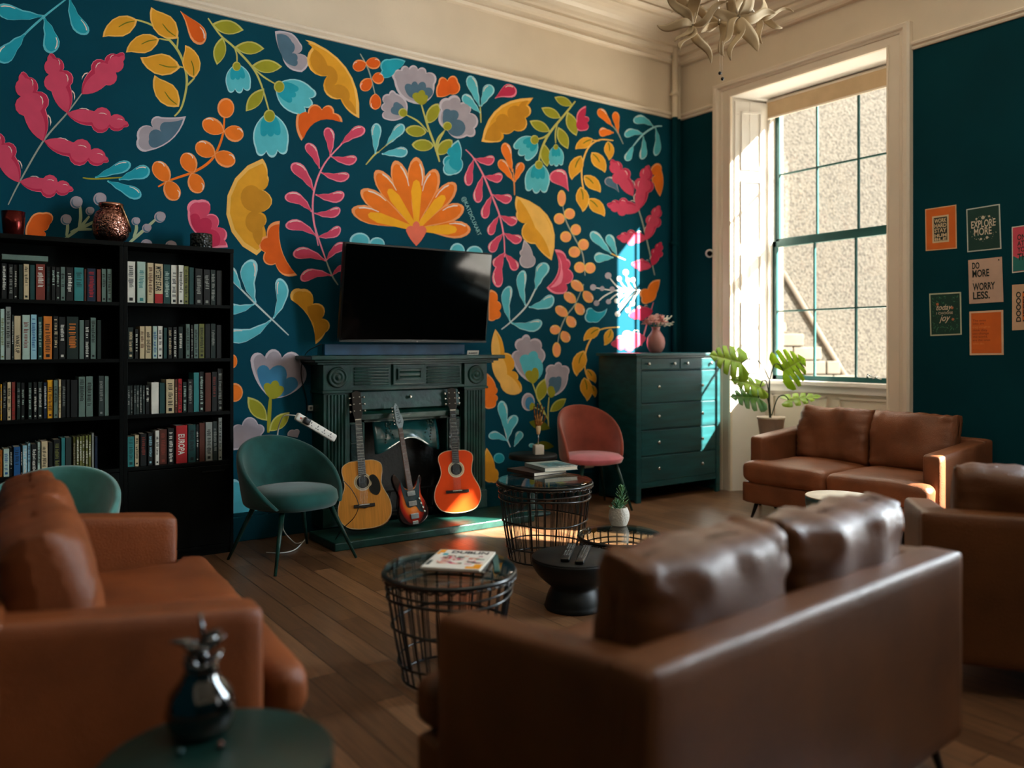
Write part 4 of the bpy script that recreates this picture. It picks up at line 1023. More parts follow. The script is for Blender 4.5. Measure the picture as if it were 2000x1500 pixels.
# ---- fireplace surround
FX0, FX1, FYF = 2.27, 3.68, 5.56
f = thing('fireplace', 'dark green painted fireplace surround with fluted columns and cast iron insert', 'fireplace', (0, 0, 0))
c = M['cast']
MB().box(2.15, 3.80, 5.46, WY - 0.002, 1.270, 1.300).build('mantel_shelf', c, f, bevel=0.006)
mb = MB(); mb.box(2.19, 3.76, 5.50, WY - 0.002, 1.252, 1.270); mb.box(2.22, 3.73, 5.525, WY - 0.002, 1.235, 1.252); mb.build('shelf_moulding', c, f, bevel=0.004)
mb = MB().box(2.36, 3.60, FYF + 0.012, WY - 0.002, 1.045, 1.235); mb.box(2.34, 3.62, FYF - 0.01, FYF + 0.02, 1.045, 1.068)
for (a, b) in ((2.52, 2.80), (3.13, 3.43)):
    for i in range(6): mb.tube([(a, FYF + 0.010, 1.088 + i * 0.023), (b, FYF + 0.010, 1.088 + i * 0.023)], 0.0088, 8)
mb.build('frieze', c, f, bevel=0.003)
mb = MB()
mb.box(2.83, 3.11, FYF - 0.006, FYF + 0.012, 1.078, 1.235)
mb.build('frieze_panel', c, f, bevel=0.008, seg=3)
mb = MB()
for (x0, x1, z0, z1) in ((2.865, 3.075, 1.182, 1.198), (2.865, 3.075, 1.115, 1.131), (2.865, 2.881, 1.115, 1.198), (3.059, 3.075, 1.115, 1.198)): mb.box(x0, x1, FYF - 0.022, FYF - 0.004, z0, z1)
mb.prism([(FYF - 0.006, 1.131), (FYF - 0.018, 1.150), (FYF - 0.018, 1.163), (FYF - 0.006, 1.182)], 2.881, 3.059, 'yz')
mb.build('panel_moulding', c, f, bevel=0.003)
for x0, x1 in ((FX0, 2.49), (3.46, FX1)):
    mb = MB().box(x0, x1, FYF - 0.012, WY - 0.002, 1.045, 1.235); mb.build('corner_block', c, f, bevel=0.005)
    xc = (x0 + x1) / 2
    mb = MB()
    s0 = len(mb.V); mb.lathe([(0.0, 0.022), (0.012, 0.022), (0.02, 0.012), (0.026, 0.010), (0.032, 0.018), (0.042, 0.018), (0.048, 0.008), (0.056, 0.008), (0.062, 0.016), (0.072, 0.014), (0.076, 0.0)], 32)
    mb.xf(Matrix.Translation((xc, FYF - 0.012, 1.142)) @ Matrix.Rotation(radians(90), 4, 'X'), s0); mb.build('roundel', c, f)
    mb = MB().box(x0 + 0.01, x1 - 0.01, FYF, WY - 0.002, 0.06, 1.03)
    nfl = 6
    for i in range(nfl): 
        xx = x0 + 0.045 + i * (x1 - x0 - 0.09) / (nfl - 1); mb.tube([(xx, FYF + 0.001, 0.22), (xx, FYF + 0.001, 1.015)], 0.011, 8)
    mb.box(x0, x1, FYF - 0.012, WY - 0.002, 0.06, 0.20); mb.box(x0 - 0.006, x1 + 0.006, FYF - 0.02, WY - 0.002, 1.028, 1.046)
    mb.build('fluted_column', c, f, bevel=0.003)
# hearth slab
MB().box(2.17, 3.83, 5.10, 5.56, 0.0, 0.055).build('hearth', c, f, bevel=0.008)
# insert
mb = MB(); mb.box(2.49, 2.62, FYF + 0.04, WY - 0.002, 0.056, 1.045); mb.box(3.33, 3.46, FYF + 0.04, WY - 0.002, 0.056, 1.045); mb.box(2.49, 3.46, FYF + 0.04, WY - 0.002, 0.80, 1.045)
mb.prism([(FYF + 0.04, 0.835), (FYF - 0.03, 0.825), (FYF - 0.035, 0.865), (FYF + 0.04, 0.89)], 2.55, 3.40, 'yz')
mb.prism([(FYF + 0.045, 0.88), (FYF + 0.0, 0.90), (FYF + 0.03, 1.03), (FYF + 0.045, 1.04)], 2.52, 3.43, 'yz')
mb.build('insert_frame', c, f, bevel=0.004)
MB().box(2.62, 3.33, 5.70, WY - 0.002, 0.056, 0.82).build('firebox', M['cast_dark'], f)
MB().ball((2.98, FYF - 0.004, 0.985), 0.014, 12).build('knob', M['chrome'], f)
# curved hood between the splayed sides
hd = MB(); vs = []; fs = []; nu, nv = 20, 10
for i in range(nu + 1):
    u = i / nu * 2 - 1
    for j in range(nv + 1):
        v = j / nv
        edge = 0.50 + 0.16 * (1 - abs(u)) ** 1.0 * 1.0 + 0.03 * sin(u * 5) if False else 0.555 + 0.11 * cos(u * pi / 2) ** 2
        z = 0.80 - (0.80 - edge) * v
        y = 5.665 - 0.10 * sin(v * pi / 2) * (0.55 + 0.45 * (1 - u * u))
        vs.append((2.98 + u * 0.275, y, z))
for i in range(nu):
    for j in range(nv):
        fs.append([i * (nv + 1) + j, (i + 1) * (nv + 1) + j, (i + 1) * (nv + 1) + j + 1, i * (nv + 1) + j + 1])
hd.add(vs, fs, 0, True)
ho = hd.build('hood', mat('glossy_green_iron', '#15494a', rough=0.2, spec=0.7, var=0.2, bump=0.2, bscale=25), f, fix=False); sd = ho.modifiers.new('thickness', 'SOLIDIFY'); sd.thickness = 0.012
orn = MB()
for s in (-1, 1):
    bx = 2.98 + s * 0.18
    for k in range(7):
        orn.ball((bx - s * 0.013 * k, 5.578 - 0.001 * k, 0.765 - 0.016 * k - 0.002 * k * k), 0.009 - 0.0006 * k, 8)
    for k in range(6): orn.ball((bx + s * 0.012 + 0.003 * sin(k), 5.582, 0.76 - 0.024 * k), 0.008, 8)
    for a in range(5): orn.ball((bx + 0.022 * cos(a * 1.26), 5.577, 0.778 + 0.014 * sin(a * 1.26)), 0.010, 8)
orn.build('ornament', c, f)
gr = MB()
for i in range(9): gr.tube([(2.72 + i * 0.065, 5.66, 0.10), (2.72 + i * 0.065, 5.645, 0.19), (2.72 + i * 0.065, 5.63, 0.26)], 0.006, 6)
for z in (0.10, 0.26): gr.tube([(2.68, 5.655 if z < .2 else 5.63, z), (3.27, 5.655 if z < .2 else 5.63, z)], 0.009, 8)
for x_ in (2.70, 3.25): gr.tube([(x_, 5.64, 0.055), (x_, 5.64, 0.27)], 0.010, 8)
gr.build('grate', M['cast_dark'], f)
til = MB()
for x0 in (2.505, 3.345):
    for i in range(5): til.box(x0, x0 + 0.10, FYF + 0.030, FYF + 0.042, 0.09 + i * 0.142, 0.09 + i * 0.142 + 0.136)
til.build('tile_panel', mat('dark_glazed_tile', '#0a2222', rough=0.15, spec=0.7, var=0.5, vscale=18, bump=0.3, bscale=40), f, bevel=0.004)

# ---- television
tv = thing('television', 'large black flat television hung above the mantel, tilted forward', 'television', (3.03, 5.545, 1.40), 0, rot=(radians(8.0), 0, 0))
tw, th = 0.637, 0.722
MB().rbox(-tw, tw, 0.0, 0.045, 0.0, th, 0.006, 8).build('casing', M['black_plastic'], tv)
MB().box(-tw + 0.012, tw - 0.012, -0.0015, 0.001, 0.018, th - 0.012).build('screen', M['screen'], tv)
MB().box(-tw, tw, -0.003, 0.002, 0.0, 0.012).build('bottom_bezel', mat('grey_bezel', '#4a4f4e', rough=0.3, metal=0.6), tv)
lg = MB(); add_text(lg, 'LG', lambda a, b: (a, -0.0036, 0.002 + b), 0.011, bold=0.02, align='CENTER'); lg.build('logo', flat('#b8b8b4'), tv, fix=False)
mb = MB(); mb.box(-0.25, 0.25, 0.045, 0.265, 0.25, 0.50); mb.box(-0.3, 0.3, 0.045, 0.06, 0.1, 0.6); mb.build('wall_bracket', M['black_plastic'], tv)
# dark blue board on the mantel under the screen
b = MB().box(2.36, 3.58, WY - 0.045, WY - 0.004, 1.3005, 1.385)
tag(b.build('wall_board', mat('deep_blue_board', '#07486a', rough=0.5, var=0.25, vscale=8), bevel=0.004), 'deep blue painted board lying along the back of the mantel shelf', 'board')
cd = MB(); cp = wall_y(922, 691, 5.62)
cd.prism([(5.61, 1.3005), (5.60, 1.335), (5.602, 1.335), (5.612, 1.3005)], cp.x - 0.055, cp.x + 0.055, 'yz')
cdo = cd.build('place_card', flat('#dcd8cc')); tag(cdo, 'small white printed card standing on the right end of the mantel', 'card')
tx = MB(); [tx.add([(cp.x + a, 5.6025 - 0.28 * z_, 1.31 + z_) for a, z_ in ((u0, 0.0), (u1, 0.0), (u1, 0.009), (u0, 0.009))], [[0, 1, 2, 3]]) for u0, u1 in ((-.042, -.03), (-.024, -.010), (-.008, .006), (.008, .022), (.025, .040))]; tx.build('lettering', flat('#3a3a3a'), cdo, fix=False)
# ------------------------------------------------------------------ guitars
def at_z(px, py, z):
    return at(px, py, FPX * (EYE - z) / (py - HZ))
def half_outline(prof, n=6):
    r = catmull(prof, n, False)
    return r
def guitar_body(prof, depth, mb, n=6):
    h = half_outline(prof, n)
    poly = [(w, z) for w, z in h] + [(-w, z) for w, z in reversed(h[1:-1])]
    mb.prism(poly, -depth, 0, 'xz')
    return poly
def strings(mb, xs0, z0, y0, xs1, z1, y1, r=0.0007):
    for a, b in zip(xs0, xs1): mb.tube([(a, y0, z0), (b, y1, z1)], r, 4, caps=False)
def place(base, head, yaw=0.0):
    """rotation that carries local +z onto the leaning direction, face toward -y"""
    zl = (head - base).normalized(); yl = Vector((sin(yaw), cos(yaw), 0)); yl = (yl - zl * yl.dot(zl)).normalized(); xl = yl.cross(zl)
    return Matrix(((xl.x, yl.x, zl.x), (xl.y, yl.y, zl.y), (xl.z, yl.z, zl.z))).to_euler()
spruce = mat('varnished_spruce', '#d08a34', rough=0.4, spec=0.3, coat=0.0, var=0.12, vscale=14, stretch=(6, 1, 0.4))
cedar = mat('orange_red_lacquer', '#d8440f', rough=0.38, spec=0.3, coat=0.0, var=0.12, vscale=3)
ebony = mat('ebony', '#120e0c', rough=0.4, var=0.2)
def acoustic(name, label, base, head, prof, L, topm, sidem, ros, pick, scale, bridge_white=False, hole_z=0.335, body_top=0.49, neck_z=0.80):
    b = base; g_ = thing(name, label, 'guitar', b, 0, None, place(b, head, radians(26)))
    mb = MB(); poly = guitar_body(prof, 0.05, mb); bd = mb.build('body', [topm], g_, bevel=0.003)
    mb = MB(); guitar_body([(w * 0.995 if w else 0, z) for w, z in prof], 0.05, mb); mb.V = [(x, y + 0.0505, z) for x, y, z in mb.V]; mb.build('body_side', sidem, g_, bevel=0.003)
    bn = MB(); k = len(poly); bn.tube([(x * 0.995, -0.0495, z) for x, z in poly], 0.0022, 5, closed=True); bn.build('binding', ros, g_)
    fy = -0.0505
    def disc(r0, r1, cz, y, m_, nm):
        q = MB(); n = 40
        if r0 == 0: q.add([(r1 * cos(2 * pi * i / n), y, cz + r1 * sin(2 * pi * i / n)) for i in range(n)], [list(range(n))])
        else:
            vs = [(r * cos(2 * pi * i / n), y, cz + r * sin(2 * pi * i / n)) for i in range(n) for r in (r0, r1)]
            q.add(vs, [[2 * i, 2 * i + 1, 2 * ((i + 1) % n) + 1, 2 * ((i + 1) % n)] for i in range(n)])
        q.build(nm, m_, g_, fix=False)
    disc(0, 0.046, hole_z, fy - 0.0008, flat('#140b06', 0.9), 'sound_hole')
    disc(0.046, 0.064, hole_z, fy - 0.0010, ros, 'rosette')
    disc(0.051, 0.054, hole_z, fy - 0.0014, ebony, 'rosette_line')
    if pick:
        pg = catmull([(0.048, hole_z + 0.035), (0.085, hole_z + 0.045), (0.118, hole_z - 0.005), (0.122, hole_z - 0.07), (0.095, hole_z - 0.105), (0.055, hole_z - 0.085), (0.04, hole_z - 0.045), (0.062, hole_z - 0.02)], 5)
        MB().prism(pg, fy - 0.003, fy + 0.001, 'xz').build('pickguard', flat('#0c1010', 0.25), g_)
    br = MB(); bz = 0.165
    if pick: br.prism([(-0.075, bz - 0.014), (-0.03, bz - 0.014), (0.0, bz - 0.022), (0.03, bz - 0.014), (0.075, bz - 0.014), (0.075, bz + 0.010), (-0.075, bz + 0.010)], fy - 0.009, fy, 'xz')
    else: br.box(-0.09, 0.09, fy - 0.009, fy, bz - 0.014, bz + 0.010)
    bo = br.build('bridge', ebony, g_, bevel=0.002)
    MB().box(-0.036, 0.036, fy - 0.013, fy - 0.008, bz - (-0.002), bz + 0.006).build('saddle', flat('#e8e0cc'), bo)
    nz = neck_z
    MB().prism([(-0.028, hole_z + 0.046), (0.028, hole_z + 0.046), (0.022, nz), (-0.022, nz)], fy - 0.007, fy - 0.0005, 'xz').build('fretboard', ebony, g_)
    MB().prism([(-0.026, body_top - 0.01), (0.026, body_top - 0.01), (0.021, nz), (-0.021, nz)], fy - 0.0005, fy + 0.020, 'xz').build('neck', sidem, g_, bevel=0.004)
    fr = MB(); Ls = nz - (bz + 0.004)
    for k in range(1, 20):
        z = nz - Ls * (1 - 2 ** (-k / 12))
        if z > hole_z + 0.05: w_ = 0.028 - (0.006) * (z - hole_z) / (nz - hole_z); fr.box(-w_, w_, fy - 0.0085, fy - 0.006, z - 0.001, z + 0.001)
    if pick:
        for k in (3, 5, 7, 9, 12, 15):
            z = nz - Ls * (1 - 2 ** (-(k - 0.5) / 12))
            if z > hole_z + 0.05: fr.ball((0, fy - 0.0068, z), 0.004, 8, sc=(1, .3, 1))
    fr.build('frets', M['chrome'], g_)
    hh = L - nz
    MB().prism([(-0.024, nz), (0.024, nz), (0.036, nz + hh * 0.25), (0.033, nz + hh * 0.93), (0.0, L), (-0.033, nz + hh * 0.93), (-0.036, nz + hh * 0.25)], fy - 0.004, fy + 0.010, 'xz').build('headstock', ebony, g_, bevel=0.002)
    MB().box(-0.023, 0.023, fy - 0.010, fy - 0.002, nz, nz + 0.006).build('nut', flat('#e8e0cc'), g_)
    for s in (-1, 1):
        for k in range(3):
            z = nz + hh * (0.3 + 0.23 * k)
            MB().tube([(s * 0.022, fy - 0.004, z), (s * 0.022, fy - 0.014, z)], 0.0045, 8).tube([(s * 0.030, fy + 0.004, z), (s * 0.046, fy + 0.004, z), (s * 0.050, fy + 0.004, z), (s * 0.060, fy + 0.004, z), (s * 0.062, fy + 0.004, z)], [0.003, 0.003, 0.009, 0.009, 0.004], 8).build('tuning_peg', M['chrome'], g_)
    st = MB(); xs = [-0.026 + 0.0104 * i for i in range(6)]; strings(st, xs, bz + 0.003, fy - 0.013, [x * 0.72 for x in xs], nz + 0.003, fy - 0.0105); st.build('strings', M['chrome'], g_)
    g_.scale = (scale, scale, scale)
    return g_
pa = [(0.0, 0.0), (0.06, 0.002), (0.13, 0.022), (0.178, 0.075), (0.190, 0.135), (0.178, 0.20), (0.148, 0.265), (0.132, 0.315), (0.137, 0.37), (0.146, 0.42), (0.136, 0.462), (0.09, 0.488), (0.04, 0.493), (0.0, 0.493)]
g1b = at_z(716, 1043, 0.058); g1b.z += 0.032
acoustic('acoustic_guitar', 'natural blond acoustic guitar with a black pickguard, leftmost of the three on the hearth', g1b, wall_y(697, 778, 5.555), pa, 1.03, spruce, mat('mahogany', '#6e3216', rough=0.3, var=0.2), mat('inlay_cream', '#cdbb96', rough=0.4), True, 0.97)
pc = [(0.0, 0.0), (0.06, 0.004), (0.13, 0.025), (0.170, 0.075), (0.183, 0.13), (0.172, 0.19), (0.140, 0.255), (0.121, 0.305), (0.125, 0.36), (0.137, 0.41), (0.128, 0.452), (0.085, 0.478), (0.04, 0.483), (0.0, 0.483)]
g3b = at_z(895, 1008, 0.058); g3b.z += 0.026
acoustic('classical_guitar', 'orange-red lacquered classical guitar, rightmost of the three on the hearth', g3b, wall_y(882, 782, 5.555), pc, 0.985, cedar, cedar, mat('inlay_pale', '#d7c6a6', rough=0.4), False, 0.985)
# electric
g2b = at_z(808, 1026, 0.058); hd2 = wall_y(770, 790, 5.52)
e_ = thing('electric_guitar', 'sunburst electric guitar with a grey pickguard, between the two acoustic guitars', 'guitar', g2b, 0, None, place(g2b, hd2, radians(6)))
e_.scale = (0.74, 1.0, 0.98)
m = bpy.data.materials.new('sunburst_lacquer'); m.use_nodes = True
N = m.node_tree.nodes; L = m.node_tree.links; p = N['Principled BSDF']; p.inputs['Roughness'].default_value = 0.18; p.inputs['Coat Weight'].default_value = 0.5
tc = N.new('ShaderNodeTexCoord'); mp = N.new('ShaderNodeMapping'); mp.vector_type = 'POINT'; mp.inputs['Location'].default_value = (0, 0.2, -0.95); mp.inputs['Scale'].default_value = (6.6, 5, 5.0)
gd = N.new('ShaderNodeTexGradient'); gd.gradient_type = 'SPHERICAL'; cr = N.new('ShaderNodeValToRGB'); el = cr.color_ramp.elements
el[0].position = 0.06; el[0].color = (*lin('#1c0a08'), 1); el[1].position = 0.62; el[1].color = (*lin('#ee8a2c'), 1); q = el.new(0.28); q.color = (*lin('#a52414'), 1)
L.new(tc.outputs['Object'], mp.inputs[0]); L.new(mp.outputs[0], gd.inputs[0]); L.new(gd.outputs['Fac'], cr.inputs[0]); L.new(cr.outputs[0], p.inputs['Base Color'])
op = catmull([(0.0, 0.0), (0.07, 0.008), (0.135, 0.045), (0.155, 0.10), (0.135, 0.165), (0.108, 0.215), (0.112, 0.275), (0.135, 0.33), (0.125, 0.362), (0.098, 0.335), (0.065, 0.288), (0.035, 0.272), (-0.035, 0.272), (-0.07, 0.300), (-0.105, 0.365), (-0.142, 0.395), (-0.165, 0.355), (-0.150, 0.29), (-0.120, 0.225), (-0.135, 0.16), (-0.155, 0.10), (-0.135, 0.04), (-0.07, 0.006)], 4)
MB().prism(op, -0.042, 0, 'xz').build('body', m, e_, bevel=0.006, seg=3)
fy = -0.0425
pgd = catmull([(-0.085, 0.33), (-0.05, 0.27), (0.035, 0.262), (0.07, 0.29), (0.105, 0.335), (0.10, 0.26), (0.085, 0.20), (0.105, 0.13), (0.095, 0.085), (0.06, 0.10), (0.03, 0.135), (-0.05, 0.135), (-0.075, 0.20), (-0.09, 0.28)], 4)
MB().prism(pgd, fy - 0.003, fy, 'xz').build('pickguard', flat('#27383c', 0.25), e_)
for z in (0.232, 0.158): MB().box(-0.042, 0.042, fy - 0.012, fy - 0.002, z - 0.018, z + 0.018).build('pickup', M['chrome'], e_, bevel=0.003)
MB().box(-0.042, 0.042, fy - 0.014, fy, 0.045, 0.085).build('bridge', M['chrome'], e_, bevel=0.003)
MB().box(-0.03, 0.03, fy - 0.008, fy, 0.004, 0.03).build('tailpiece', M['chrome'], e_, bevel=0.003)
for (x, z) in ((0.085, 0.15), (0.098, 0.118), (0.108, 0.088), (0.075, 0.185)): MB().lathe([(0.011, 0), (0.010, 0.012), (0, 0.012)], 14).xf(Matrix.Translation((x, fy - 0.002, z)) @ Matrix.Rotation(radians(90), 4, 'X')).build('knob', M['chrome'], e_)
MB().prism([(-0.028, 0.245), (0.028, 0.245), (0.021, 0.73), (-0.021, 0.73)], fy - 0.009, fy - 0.004, 'xz').build('fretboard', mat('rosewood', '#5b4238', rough=0.5, var=0.2), e_)
MB().prism([(-0.026, 0.27), (0.026, 0.27), (0.020, 0.73), (-0.020, 0.73)], fy - 0.004, fy + 0.016, 'xz').build('neck', mat('maple', '#9a8068', rough=0.35, var=0.1), e_, bevel=0.004)
fr = MB()
for k in range(1, 22):
    z = 0.73 - 0.665 * (1 - 2 ** (-k / 12)); 
    if z > 0.25: fr.box(-0.025, 0.025, fy - 0.0105, fy - 0.0085, z - 0.0009, z + 0.0009)
fr.build('frets', M['chrome'], e_)
MB().prism([(-0.022, 0.73), (0.022, 0.73), (0.045, 0.775), (0.040, 0.81), (0.020, 0.85), (0.012, 0.895), (-0.010, 0.925), (-0.034, 0.90), (-0.036, 0.80), (-0.034, 0.76)], fy - 0.006, fy + 0.008, 'xz').build('headstock', flat('#7f9094', 0.3), e_, bevel=0.002)
sw = MB(); rnd = random.Random(2)
for k in range(9): z = 0.765 + k * 0.016; sw.tube([(-0.02 + rnd.uniform(-.01, .01), fy - 0.007, z), (0.005, fy - 0.007, z + rnd.uniform(-.01, .01)), (0.02 - k * 0.002, fy - 0.007, z + 0.008)], 0.0022, 4)
sw.build('headstock_pattern', flat('#18282c'), e_)
for k in range(6):
    z = 0.765 + 0.025 * k
    MB().tube([(-0.034, fy, z), (-0.048, fy, z), (-0.050, fy, z), (-0.060, fy, z), (-0.062, fy, z)], [0.003, 0.003, 0.008, 0.008, 0.003], 8).build('tuning_peg', M['chrome'], e_)
st = MB(); xs = [-0.024 + 0.0096 * i for i in range(6)]; strings(st, xs, 0.065, fy - 0.014, [x * 0.75 for x in xs], 0.735, fy - 0.012); st.build('strings', M['chrome'], e_)
# thin dark lead draped over the blond guitar
q = [at(688, 912, 5.55), at(700, 935, 5.50), at(702, 960, 5.46), at(693, 985, 5.46), at(708, 965, 5.44), at(692, 1000, 5.48), at(668, 1027, 5.50)]
q = [at(672, 940, 5.43), at(688, 958, 5.46), at(700, 985, 5.43), at(692, 1010, 5.43), at(668, 1034, 5.45), at(655, 1062, 5.52)]
q[-1].z = 0.06
tag(MB().tube(catmull([tuple(v) for v in q], 6, False), 0.0028, 6).build('lead', M['black_plastic']), 'thin black lead hanging across the blond acoustic guitar', 'cable')

# ------------------------------------------------------------------ books
BYF = BF + 0.035
shelf_z = {1: 1.638, 2: 1.288, 3: 0.938, 4: 0.612}
ORD = ['first', 'second', 'third', 'fourth', 'fifth', 'sixth', 'seventh', 'eighth', 'ninth', 'tenth', 'eleventh', 'twelfth', 'thirteenth', 'fourteenth', 'fifteenth', 'sixteenth', 'seventeenth', 'eighteenth', 'nineteenth', 'twentieth', 'twenty-first', 'twenty-second', 'twenty-third', 'twenty-fourth', 'twenty-fifth', 'twenty-sixth', 'twenty-seventh']
SN = {1: 'top', 2: 'second', 3: 'third', 4: 'lowest'}
CN = {'w': ('white', '#d8d8cc'), 'c': ('cream', '#c8b690'), 'k': ('black', '#0d1211'), 'n': ('dark green', '#10241f'), 't': ('teal', '#2c7c7c'), 'p': ('pale green', '#a8c0b4'),
      'b': ('blue', '#1c5488'), 'l': ('pale blue', '#8fc0cc'), 'r': ('red', '#a81c20'), 'm': ('brick red', '#7c3428'), 'o': ('orange', '#d07828'), 'y': ('yellow', '#e0a018'), 'g': ('grey green', '#5e756c'), 'h': ('dark grey', '#283532'),
      'v': ('olive', '#6c7038'), 'e': ('grey', '#8a8f88'), 'u': ('brown', '#54281a'), 'd': ('dark teal', '#12403e'), 'q': ('navy', '#0e2138')}
# each: x0, x1 on the picture (crop units), top, colour, title colour ('' none), words
SHELVES = {
 ('left', 1): (0, 370, [(12, 60, 632, 'k', 'w'), (72, 116, 640, 'k', 'e'), (118, 152, 640, 'k', 'w'), (158, 197, 640, 'n', ''), (200, 250, 632, 'c', 'n'), (254, 300, 640, 'd', ''), (304, 386, 630, 'm', 'w'), (396, 434, 650, 'k', 'd'), (438, 472, 650, 'k', 'p'), (476, 512, 652, 'k', 'p'), (515, 557, 648, 'g', 'k'), (562, 626, 650, 'k', 'w'), (630, 714, 650, 't', 'd'), (717, 738, 660, 'u', ''), (740, 816, 655, 'q', 'r'), (822, 860, 660, 'm', ''), (864, 906, 655, 'g', 'k'), (909, 952, 655, 'g', 'k')], 935),
 ('left', 2): (0, 370, [(2, 42, 1010, 'p', 'v'), (46, 96, 992, 'e', 'k'), (100, 118, 1060, 'h', 'w'), (120, 182, 1070, 'c', 'k', 'WAKE UP'), (188, 257, 1062, 'p', 'm'), (260, 315, 1060, 'l', 'b'), (322, 362, 1080, 'd', 'p'), (368, 445, 1075, 'o', 'k'), (452, 497, 1075, 'k', 'c'), (502, 560, 1080, 'k', 'w'), (566, 670, 1080, 'n', 'o'), (674, 716, 1110, 'g', ''), (719, 764, 1110, 'k', 'w'), (768, 816, 1090, 'g', 'k'), (826, 862, 1110, 'n', '')], 1440),
 ('left', 3): (0, 660, [(2, 20, 360, 'y', 'e'), (22, 58, 350, 'k', 'e'), (61, 96, 345, 'c', 'k'), (98, 132, 345, 'm', 'r'), (142, 176, 350, 'n', 'e'), (180, 212, 355, 'k', 'p'), (238, 272, 355, 'n', 'p'), (284, 316, 355, 'k', 'w'), (324, 364, 355, 'h', 'w'), (370, 400, 360, 'q', 'w'), (403, 452, 342, 'y', 'u'), (455, 494, 345, 'g', 'k'), (497, 522, 340, 'c', 'v'), (526, 562, 345, 'k', 'e'), (566, 596, 345, 'k', ''), (600, 660, 350, 'k', ''), (668, 727, 325, 'g', 'k'), (730, 792, 325, 'g', 'k'), (838, 886, 325, 'h', 'e'), (889, 928, 330, 'g', '')], 665),
 ('left', 4): (0, 660, [(0, 24, 915, 'o', ''), (27, 82, 905, 'p', 'b'), (84, 110, 900, 'k', 'w'), (114, 176, 895, 'b', 'q'), (178, 190, 895, 'k', 'w'), (192, 234, 890, 'l', 'w'), (236, 263, 878, 'l', 'b'), (265, 316, 885, 'k', 'w'), (318, 347, 870, 'p', 'k'), (350, 407, 865, 'c', 'k'), (411, 450, 880, 'k', ''), (454, 516, 860, 'k', 'v'), (520, 554, 850, 't', ''), (557, 610, 850, 'h', ''), (622, 647, 850, 'v', 'w'), (648, 673, 850, 'v', 'w'), (674, 699, 848, 'v', 'w'), (700, 725, 846, 'v', 'w'), (726, 751, 845, 'v', 'w'), (752, 777, 843, 'v', 'w'), (780, 801, 830, 'e', ''), (806, 832, 860, 'q', '')], 1140),
 ('right', 1): (0, 370, [(1078, 1152, 605, 'w', 'k'), (1164, 1238, 605, 'p', 't'), (1252, 1308, 612, 'c', 'u'), (1314, 1386, 618, 'c', 'k', 'MYSTERY STAR'), (1390, 1452, 622, 'd', 'p'), (1455, 1512, 625, 'w', 'k'), (1515, 1562, 625, 'w', 'k'), (1565, 1606, 630, 'v', 'k'), (1610, 1652, 640, 'd', ''), (1658, 1722, 650, 'k', 'e'), (1730, 1788, 655, 'k', 'e'), (1793, 1836, 655, 'n', 'e'), (1842, 1890, 660, 'k', '')], 955),
 ('right', 2): (0, 370, [(1055, 1082, 1162, 'w', 'k'), (1086, 1134, 1175, 'n', 'c'), (1148, 1178, 1190, 'k', 'w'), (1188, 1232, 1165, 'c', 'u'), (1235, 1292, 1165, 'c', 'k'), (1297, 1338, 1165, 'p', 'b'), (1342, 1384, 1165, 'w', 'k'), (1390, 1420, 1180, 'd', ''), (1430, 1466, 1175, 'k', 'c'), (1472, 1506, 1175, 'k', 'w'), (1516, 1556, 1172, 'n', 'w'), (1580, 1616, 1150, 'g', 'k'), (1620, 1644, 1160, 'k', 'e'), (1650, 1690, 1150, 'g', 'k'), (1692, 1740, 1148, 'v', 'k'), (1744, 1790, 1150, 'k', ''), (1793, 1836, 1148, 'n', 'e'), (1842, 1885, 1160, 'k', '')], 1440),
 ('right', 3): (0, 660, [(1050, 1078, 370, 'k', 'w'), (1082, 1108, 372, 'h', 'e'), (1109, 1134, 372, 'h', 'e'), (1135, 1160, 372, 'h', 'e'), (1161, 1186, 372, 'h', 'e'), (1187, 1212, 374, 'h', 'e'), (1213, 1234, 376, 'h', 'e'), (1239, 1276, 375, 'k', 'w'), (1284, 1350, 352, 'w', ''), (1356, 1404, 360, 'd', ''), (1410, 1482, 332, 'c', 'k'), (1486, 1511, 335, 'u', 'c'), (1514, 1550, 332, 'r', 'k'), (1554, 1588, 360, 'n', 'p'), (1594, 1642, 340, 'k', 'e'), (1646, 1694, 285, 't', ''), (1696, 1738, 280, 'k', 'p'), (1742, 1794, 290, 'u', ''), (1800, 1846, 285, 'k', 'm'), (1850, 1898, 260, 'k', 'e')], 618),
 ('right', 4): (0, 660, [(1056, 1082, 845, 'w', ''), (1085, 1145, 825, 't', 'd'), (1147, 1182, 815, 'c', 'k'), (1194, 1248, 808, 'k', 'm'), (1260, 1304, 805, 'k', 'l'), (1318, 1354, 790, 'w', 'k'), (1358, 1422, 785, 'u', 'm'), (1428, 1482, 780, 'k', 'w'), (1494, 1592, 762, 'r', 'w', 'EUROPA'), (1598, 1666, 762, 'd', 'k'), (1668, 1692, 765, 'k', 'w'), (1696, 1745, 755, 'u', ''), (1747, 1808, 752, 'e', 'k'), (1811, 1852, 750, 'h', 'e'), (1855, 1888, 722, 'e', 'k')], 1080),
}
bmat = {k: flat(v[1], 0.5, 'book_' + v[0].replace(' ', '_'), var=0.12) for k, v in CN.items()}
brnd = random.Random(11)
